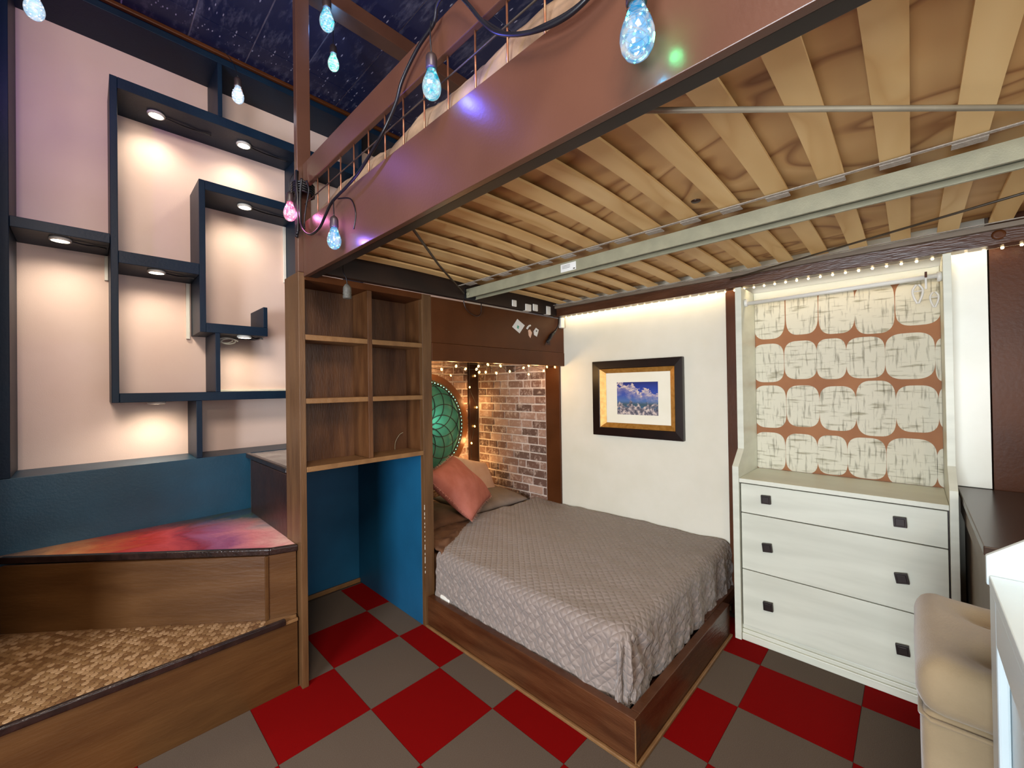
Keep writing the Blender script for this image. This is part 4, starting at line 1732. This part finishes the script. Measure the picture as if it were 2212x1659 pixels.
bm = newbm()
frame_ring(bm, 1.157, 1.900, 1.098, 1.698, 1.213, 1.829, 1.166, 1.634, 2.915, 2.912, 2.954)
obj('outer_frame', bm, frame_blk, fp, 0.004)
bm = newbm()
frame_ring(bm, 1.2135, 1.8285, 1.1665, 1.6335, 1.252, 1.782, 1.203, 1.600, 2.914, 2.936, 2.953)
obj('gold_lip', bm, gold_m, fp)
box('mat_board', mat_white, 2.937, 2.941, 1.2525, 1.7815, 1.2035, 1.5995, fp, bev=0)
box('print', paint_m, 2.9355, 2.9368, 1.346, 1.684, 1.272, 1.525, fp, bev=0)

# ------------------------------------------------------------------ dresser with hutch
dr = thing('dresser', 'off-white chest of three drawers with tall open hutch against the right wall', 'dresser', (2.9, 0.31, 0))


def side_panel(y0, y1):
    bm = newbm()
    prism(bm, [(2.660, 0.0), (3.085, 0.0), (3.085, 2.09), (2.777, 2.09), (2.777, 1.105), (2.660, 1.012)], y0, y1, 'y')
    return obj('side_panel', bm, dresser_m, dr, 0.0015)


side_panel(0.738, 0.772)
side_panel(-0.140, -0.112)
box('top_board', dresser_m, 2.662, 3.07, -0.111, 0.737, 0.922, 0.946, dr)
box('carcass', dkbrown, 2.70, 3.06, -0.111, 0.737, 0.088, 0.921, dr, bev=0)
plinth = newbm()
bx(plinth, 2.672, 3.06, -0.111, 0.737, 0.0, 0.040)
bx(plinth, 2.680, 3.06, -0.111, 0.737, 0.0405, 0.062)
bx(plinth, 2.688, 3.06, -0.111, 0.737, 0.0625, 0.084)
obj('plinth', plinth, dresser_m, dr, 0.003)
KN = {0: [(0.601, 0.843, 0.1), (0.050, 0.837, 0.15)], 1: [(0.599, 0.573, 0.35), (0.048, 0.573, 0.5)], 2: [(0.600, 0.243, 0.2), (0.050, 0.237, 0.3)]}
for q, (z0, z1) in enumerate(((0.747, 0.914), (0.417, 0.742), (0.088, 0.412))):
    d = box('drawer', dresser_m, 2.679, 2.699, -0.106, 0.732, z0, z1, dr, bev=0.002)
    for (y, z, rot) in KN[q]:
        bm = newbm()
        bx(bm, -0.024, -0.008, -0.0235, 0.0235, -0.0235, 0.0235)
        bx(bm, -0.028, -0.0241, -0.017, 0.017, -0.017, 0.017)
        lathe(bm, [(0.008, -0.0079), (0.008, 0.0)], (0, 0, 0), 8, 'x')
        bmesh.ops.rotate(bm, verts=bm.verts, cent=(0, 0, 0), matrix=Matrix.Rotation(-rot*0.35, 3, 'X'))
        bmesh.ops.translate(bm, verts=bm.verts, vec=(2.679, y, z))
        obj('knob', bm, knob_m, d, 0.003)
box('back_panel', rust_m, 3.072, 3.084, -0.111, 0.737, 0.947, 2.045, dr, bev=0, label='rust back panel printed with pale rounded motifs')
box('hutch_rail', dresser_m, 3.050, 3.0715, -0.111, 0.737, 2.03, 2.09, dr)
BL = [[(0.746, 0.571, 1.785, 2.149), (0.562, 0.402, 1.798, 2.117), (0.395, 0.231, 1.786, 2.085), (0.228, 0.063, 1.769, 2.054), (0.056, -0.115, 1.797, 2.046)],
      [(0.752, 0.58, 1.507, 1.755), (0.574, 0.411, 1.523, 1.76), (0.409, 0.272, 1.519, 1.76), (0.269, 0.105, 1.52, 1.755), (0.101, -0.088, 1.511, 1.759), (-0.092, -0.166, 1.496, 1.721)],
      [(0.748, 0.572, 1.213, 1.486), (0.567, 0.403, 1.228, 1.484), (0.399, 0.232, 1.215, 1.477), (0.229, 0.065, 1.195, 1.506), (0.062, -0.098, 1.227, 1.477), (-0.101, -0.162, 1.255, 1.464)],
      [(0.753, 0.581, 0.935, 1.183), (0.576, 0.416, 0.942, 1.184), (0.413, 0.276, 0.953, 1.185), (0.272, 0.109, 0.952, 1.183), (0.104, -0.088, 0.928, 1.193), (-0.09, -0.157, 0.949, 1.15)],
      ]
bm = newbm()
for row in BL:
    for ya, yb, za, zb in row:
        cy_, cz_ = (ya+yb)/2, (za+zb)/2
        a, b = abs(ya-yb)/2+0.002, (zb-za)/2
        pts = []
        for k in range(44):
            t = 2*PI*k/44
            c_, s_ = math.cos(t), math.sin(t)
            py = cy_+a*math.copysign(abs(c_)**0.52, c_)*(1-0.10*abs(s_)**3)
            pz = cz_+b*math.copysign(abs(s_)**0.50, s_)
            pts.append((max(-0.111, min(0.737, py)), max(0.948, min(2.03, pz))))
        vs = [bm.verts.new((3.0712, p_[0], p_[1])) for p_ in pts]
        bm.faces.new(vs)
obj('printed_motif', bm, blob_m, dr)
bm = newbm()
tube(bm, [(2.85, 0.732, 1.995), (2.85, -0.106, 2.006)], 0.0125, 14)
obj('hanging_rod', bm, white_pl, dr)
for y in (0.729, -0.103):
    bm = newbm()
    lathe(bm, [(0.020, y-0.009), (0.024, y-0.004), (0.024, y+0.008)], (2.85, 0, 2.0), 18, 'y')
    obj('rod_socket', bm, white_pl, dr)


def clip(y, z, s, label, tiltv):
    t = thing('hanging_clip', label, 'clip', (2.85, y, z), 'clips on the hutch rod')
    for sg in (-1, 1):
        bm = newbm()
        tube(bm, smooth_path([(2.85, y+sg*0.004+tiltv*0, z), (2.85, y+sg*0.014*s, z-0.02*s), (2.85, y+sg*0.012*s, z-0.045*s), (2.85, y+sg*0.002, z-0.075*s)]), 0.0042*s, 6)
        obj('jaw', bm, white_pl, t)
    bm = newbm()
    tube(bm, [(2.85, y-0.013*s, z-0.026*s), (2.85, y+0.013*s, z-0.026*s)], 0.003*s, 6)
    obj('bridge', bm, white_pl, t)


clip(-0.028, 1.975, 1.25, 'white plastic clip hanging left of the peg', 0)
clip(-0.085, 1.93, 1.0, 'small white clip loop lowest at the right of the rod', 0)
t = thing('clothes_peg', 'brown and white clothes peg upright on the hutch rod', 'clothes peg', (2.85, -0.057, 1.99))
box('peg_top', brown, 2.832, 2.838, -0.062, -0.053, 2.002, 2.03, t)
box('peg_leg', white_pl, 2.832, 2.838, -0.061, -0.053, 1.945, 2.001, t)

# ------------------------------------------------------------------ right edge
struct(box('trim_6', white_p, 2.930, 3.089, -0.262, -0.142, 0.992, 2.14, bev=0.002))
dk = thing('desk', 'dark brown topped desk with taupe side beside the dresser', 'desk', (2.4, -0.5, 0))
box('desk_top', desk_m, 1.915, 2.929, -0.95, -0.150, 0.962, 0.990, dk, bev=0.003)
box('apron', desk_s, 1.925, 2.929, -0.94, -0.160, 0.865, 0.9615, dk, bev=0.002)
box('side_panel', desk_s, 1.935, 2.929, -0.20, -0.172, 0.0, 0.8645, dk, bev=0.002)
box('side_panel', desk_s, 2.86, 2.929, -0.94, -0.201, 0.0, 0.8645, dk, bev=0.002)
box('leg', desk_s, 1.935, 1.99, -0.94, -0.885, 0.0, 0.8645, dk, bev=0.002)

# upholstered chair
ch = thing('upholstered_chair', 'beige velvet tufted high-backed chair in front of the dresser', 'chair', (1.62, -0.25, 0))


def soft_block(name, x0, x1, y0, y1, z0, z1, r, parent, m, tuft=0.0, n=26):
    bm = newbm()
    bx(bm, x0, x1, y0, y1, z0, z1)
    bmesh.ops.bevel(bm, geom=bm.edges[:], offset=r, segments=6, profile=0.5, affect='EDGES')
    bmesh.ops.subdivide_edges(bm, edges=[e for e in bm.edges if e.calc_length() > 0.05], cuts=18, use_grid_fill=True)
    for v in bm.verts:
        if tuft:
            k = 0.0
            for (tx, ty) in ((1.50, -0.14), (1.62, -0.24), (1.74, -0.14), (1.50, -0.34), (1.74, -0.34)):
                d2 = (v.co.x-tx)**2+(v.co.y-ty)**2
                k += math.exp(-d2/0.0022)
            if v.co.z > z1-0.03:
                v.co.z -= tuft*k
                v.co.z += 0.010*noise.noise(Vector((v.co.x*2, v.co.y*16, 0)))
        w = noise.noise(v.co*5)*0.006
        v.co += Vector((w, w*0.5, w*0.4))
    for f in bm.faces:
        f.smooth = True
    return obj(name, bm, m, parent)


soft_block('cushion', 1.375, 1.86, -0.55, 0.006, 0.701, 0.838, 0.05, ch, chair_m, tuft=0.035)
soft_block('base', 1.385, 1.85, -0.54, -0.004, 0.06, 0.715, 0.022, ch, chair_m)
for (x, y) in ((1.50, -0.14), (1.62, -0.24), (1.74, -0.14), (1.50, -0.34), (1.74, -0.34)):
    bm = newbm()
    lathe(bm, [(0.012, 0.800), (0.011, 0.808), (0.004, 0.812)], (x, y, 0), 12)
    obj('button', bm, chair_m, ch)
for (x, y) in ((1.42, -0.05), (1.82, -0.05), (1.42, -0.5), (1.82, -0.5)):
    bm = newbm()
    tube(bm, [(x, y, 0.0), (x, y, 0.06)], [0.014, 0.018], 10)
    obj('leg', bm, knob_m, ch)
bm = newbm()
tube(bm, [(1.383, -0.53, 0.7000), (1.383, -0.02, 0.7000), (1.40, -0.004, 0.7000), (1.84, -0.004, 0.7000)], 0.006, 6)
obj('piping', bm, chair_m, ch)

# bright white cabinet, nearest on the right
cb = thing('white_cabinet', 'bright white panelled cabinet cut off by the right frame edge', 'cabinet', (1.0, -0.3, 0))
box('carcass', cab_m, 0.65, 1.285, -0.60, -0.125, 0.0, 1.075, cb, bev=0.002)
for nm, a in (('side_stile', (1.205, 1.289, 0.0, 1.078)), ('side_stile', (0.65, 0.72, 0.0, 1.078)), ('side_rail', (0.721, 1.204, 0.99, 1.078)), ('side_rail', (0.721, 1.204, 0.0, 0.12))):
    box(nm, cab_m, a[0], a[1], -0.1245, -0.108, a[2], a[3], cb, bev=0.004)
box('top_board', cab_m, 0.645, 1.285, -0.61, -0.107, 1.0785, 1.100, cb, bev=0.002)
bm = newbm()
prism(bm, [(-0.1045, 1.078), (-0.1045, 1.137), (-0.156, 1.180), (-0.36, 1.33), (-0.61, 1.33), (-0.61, 1.078)], 1.290, 1.304, 'x')
obj('back_upstand', bm, cab_m, cb, 0.002)
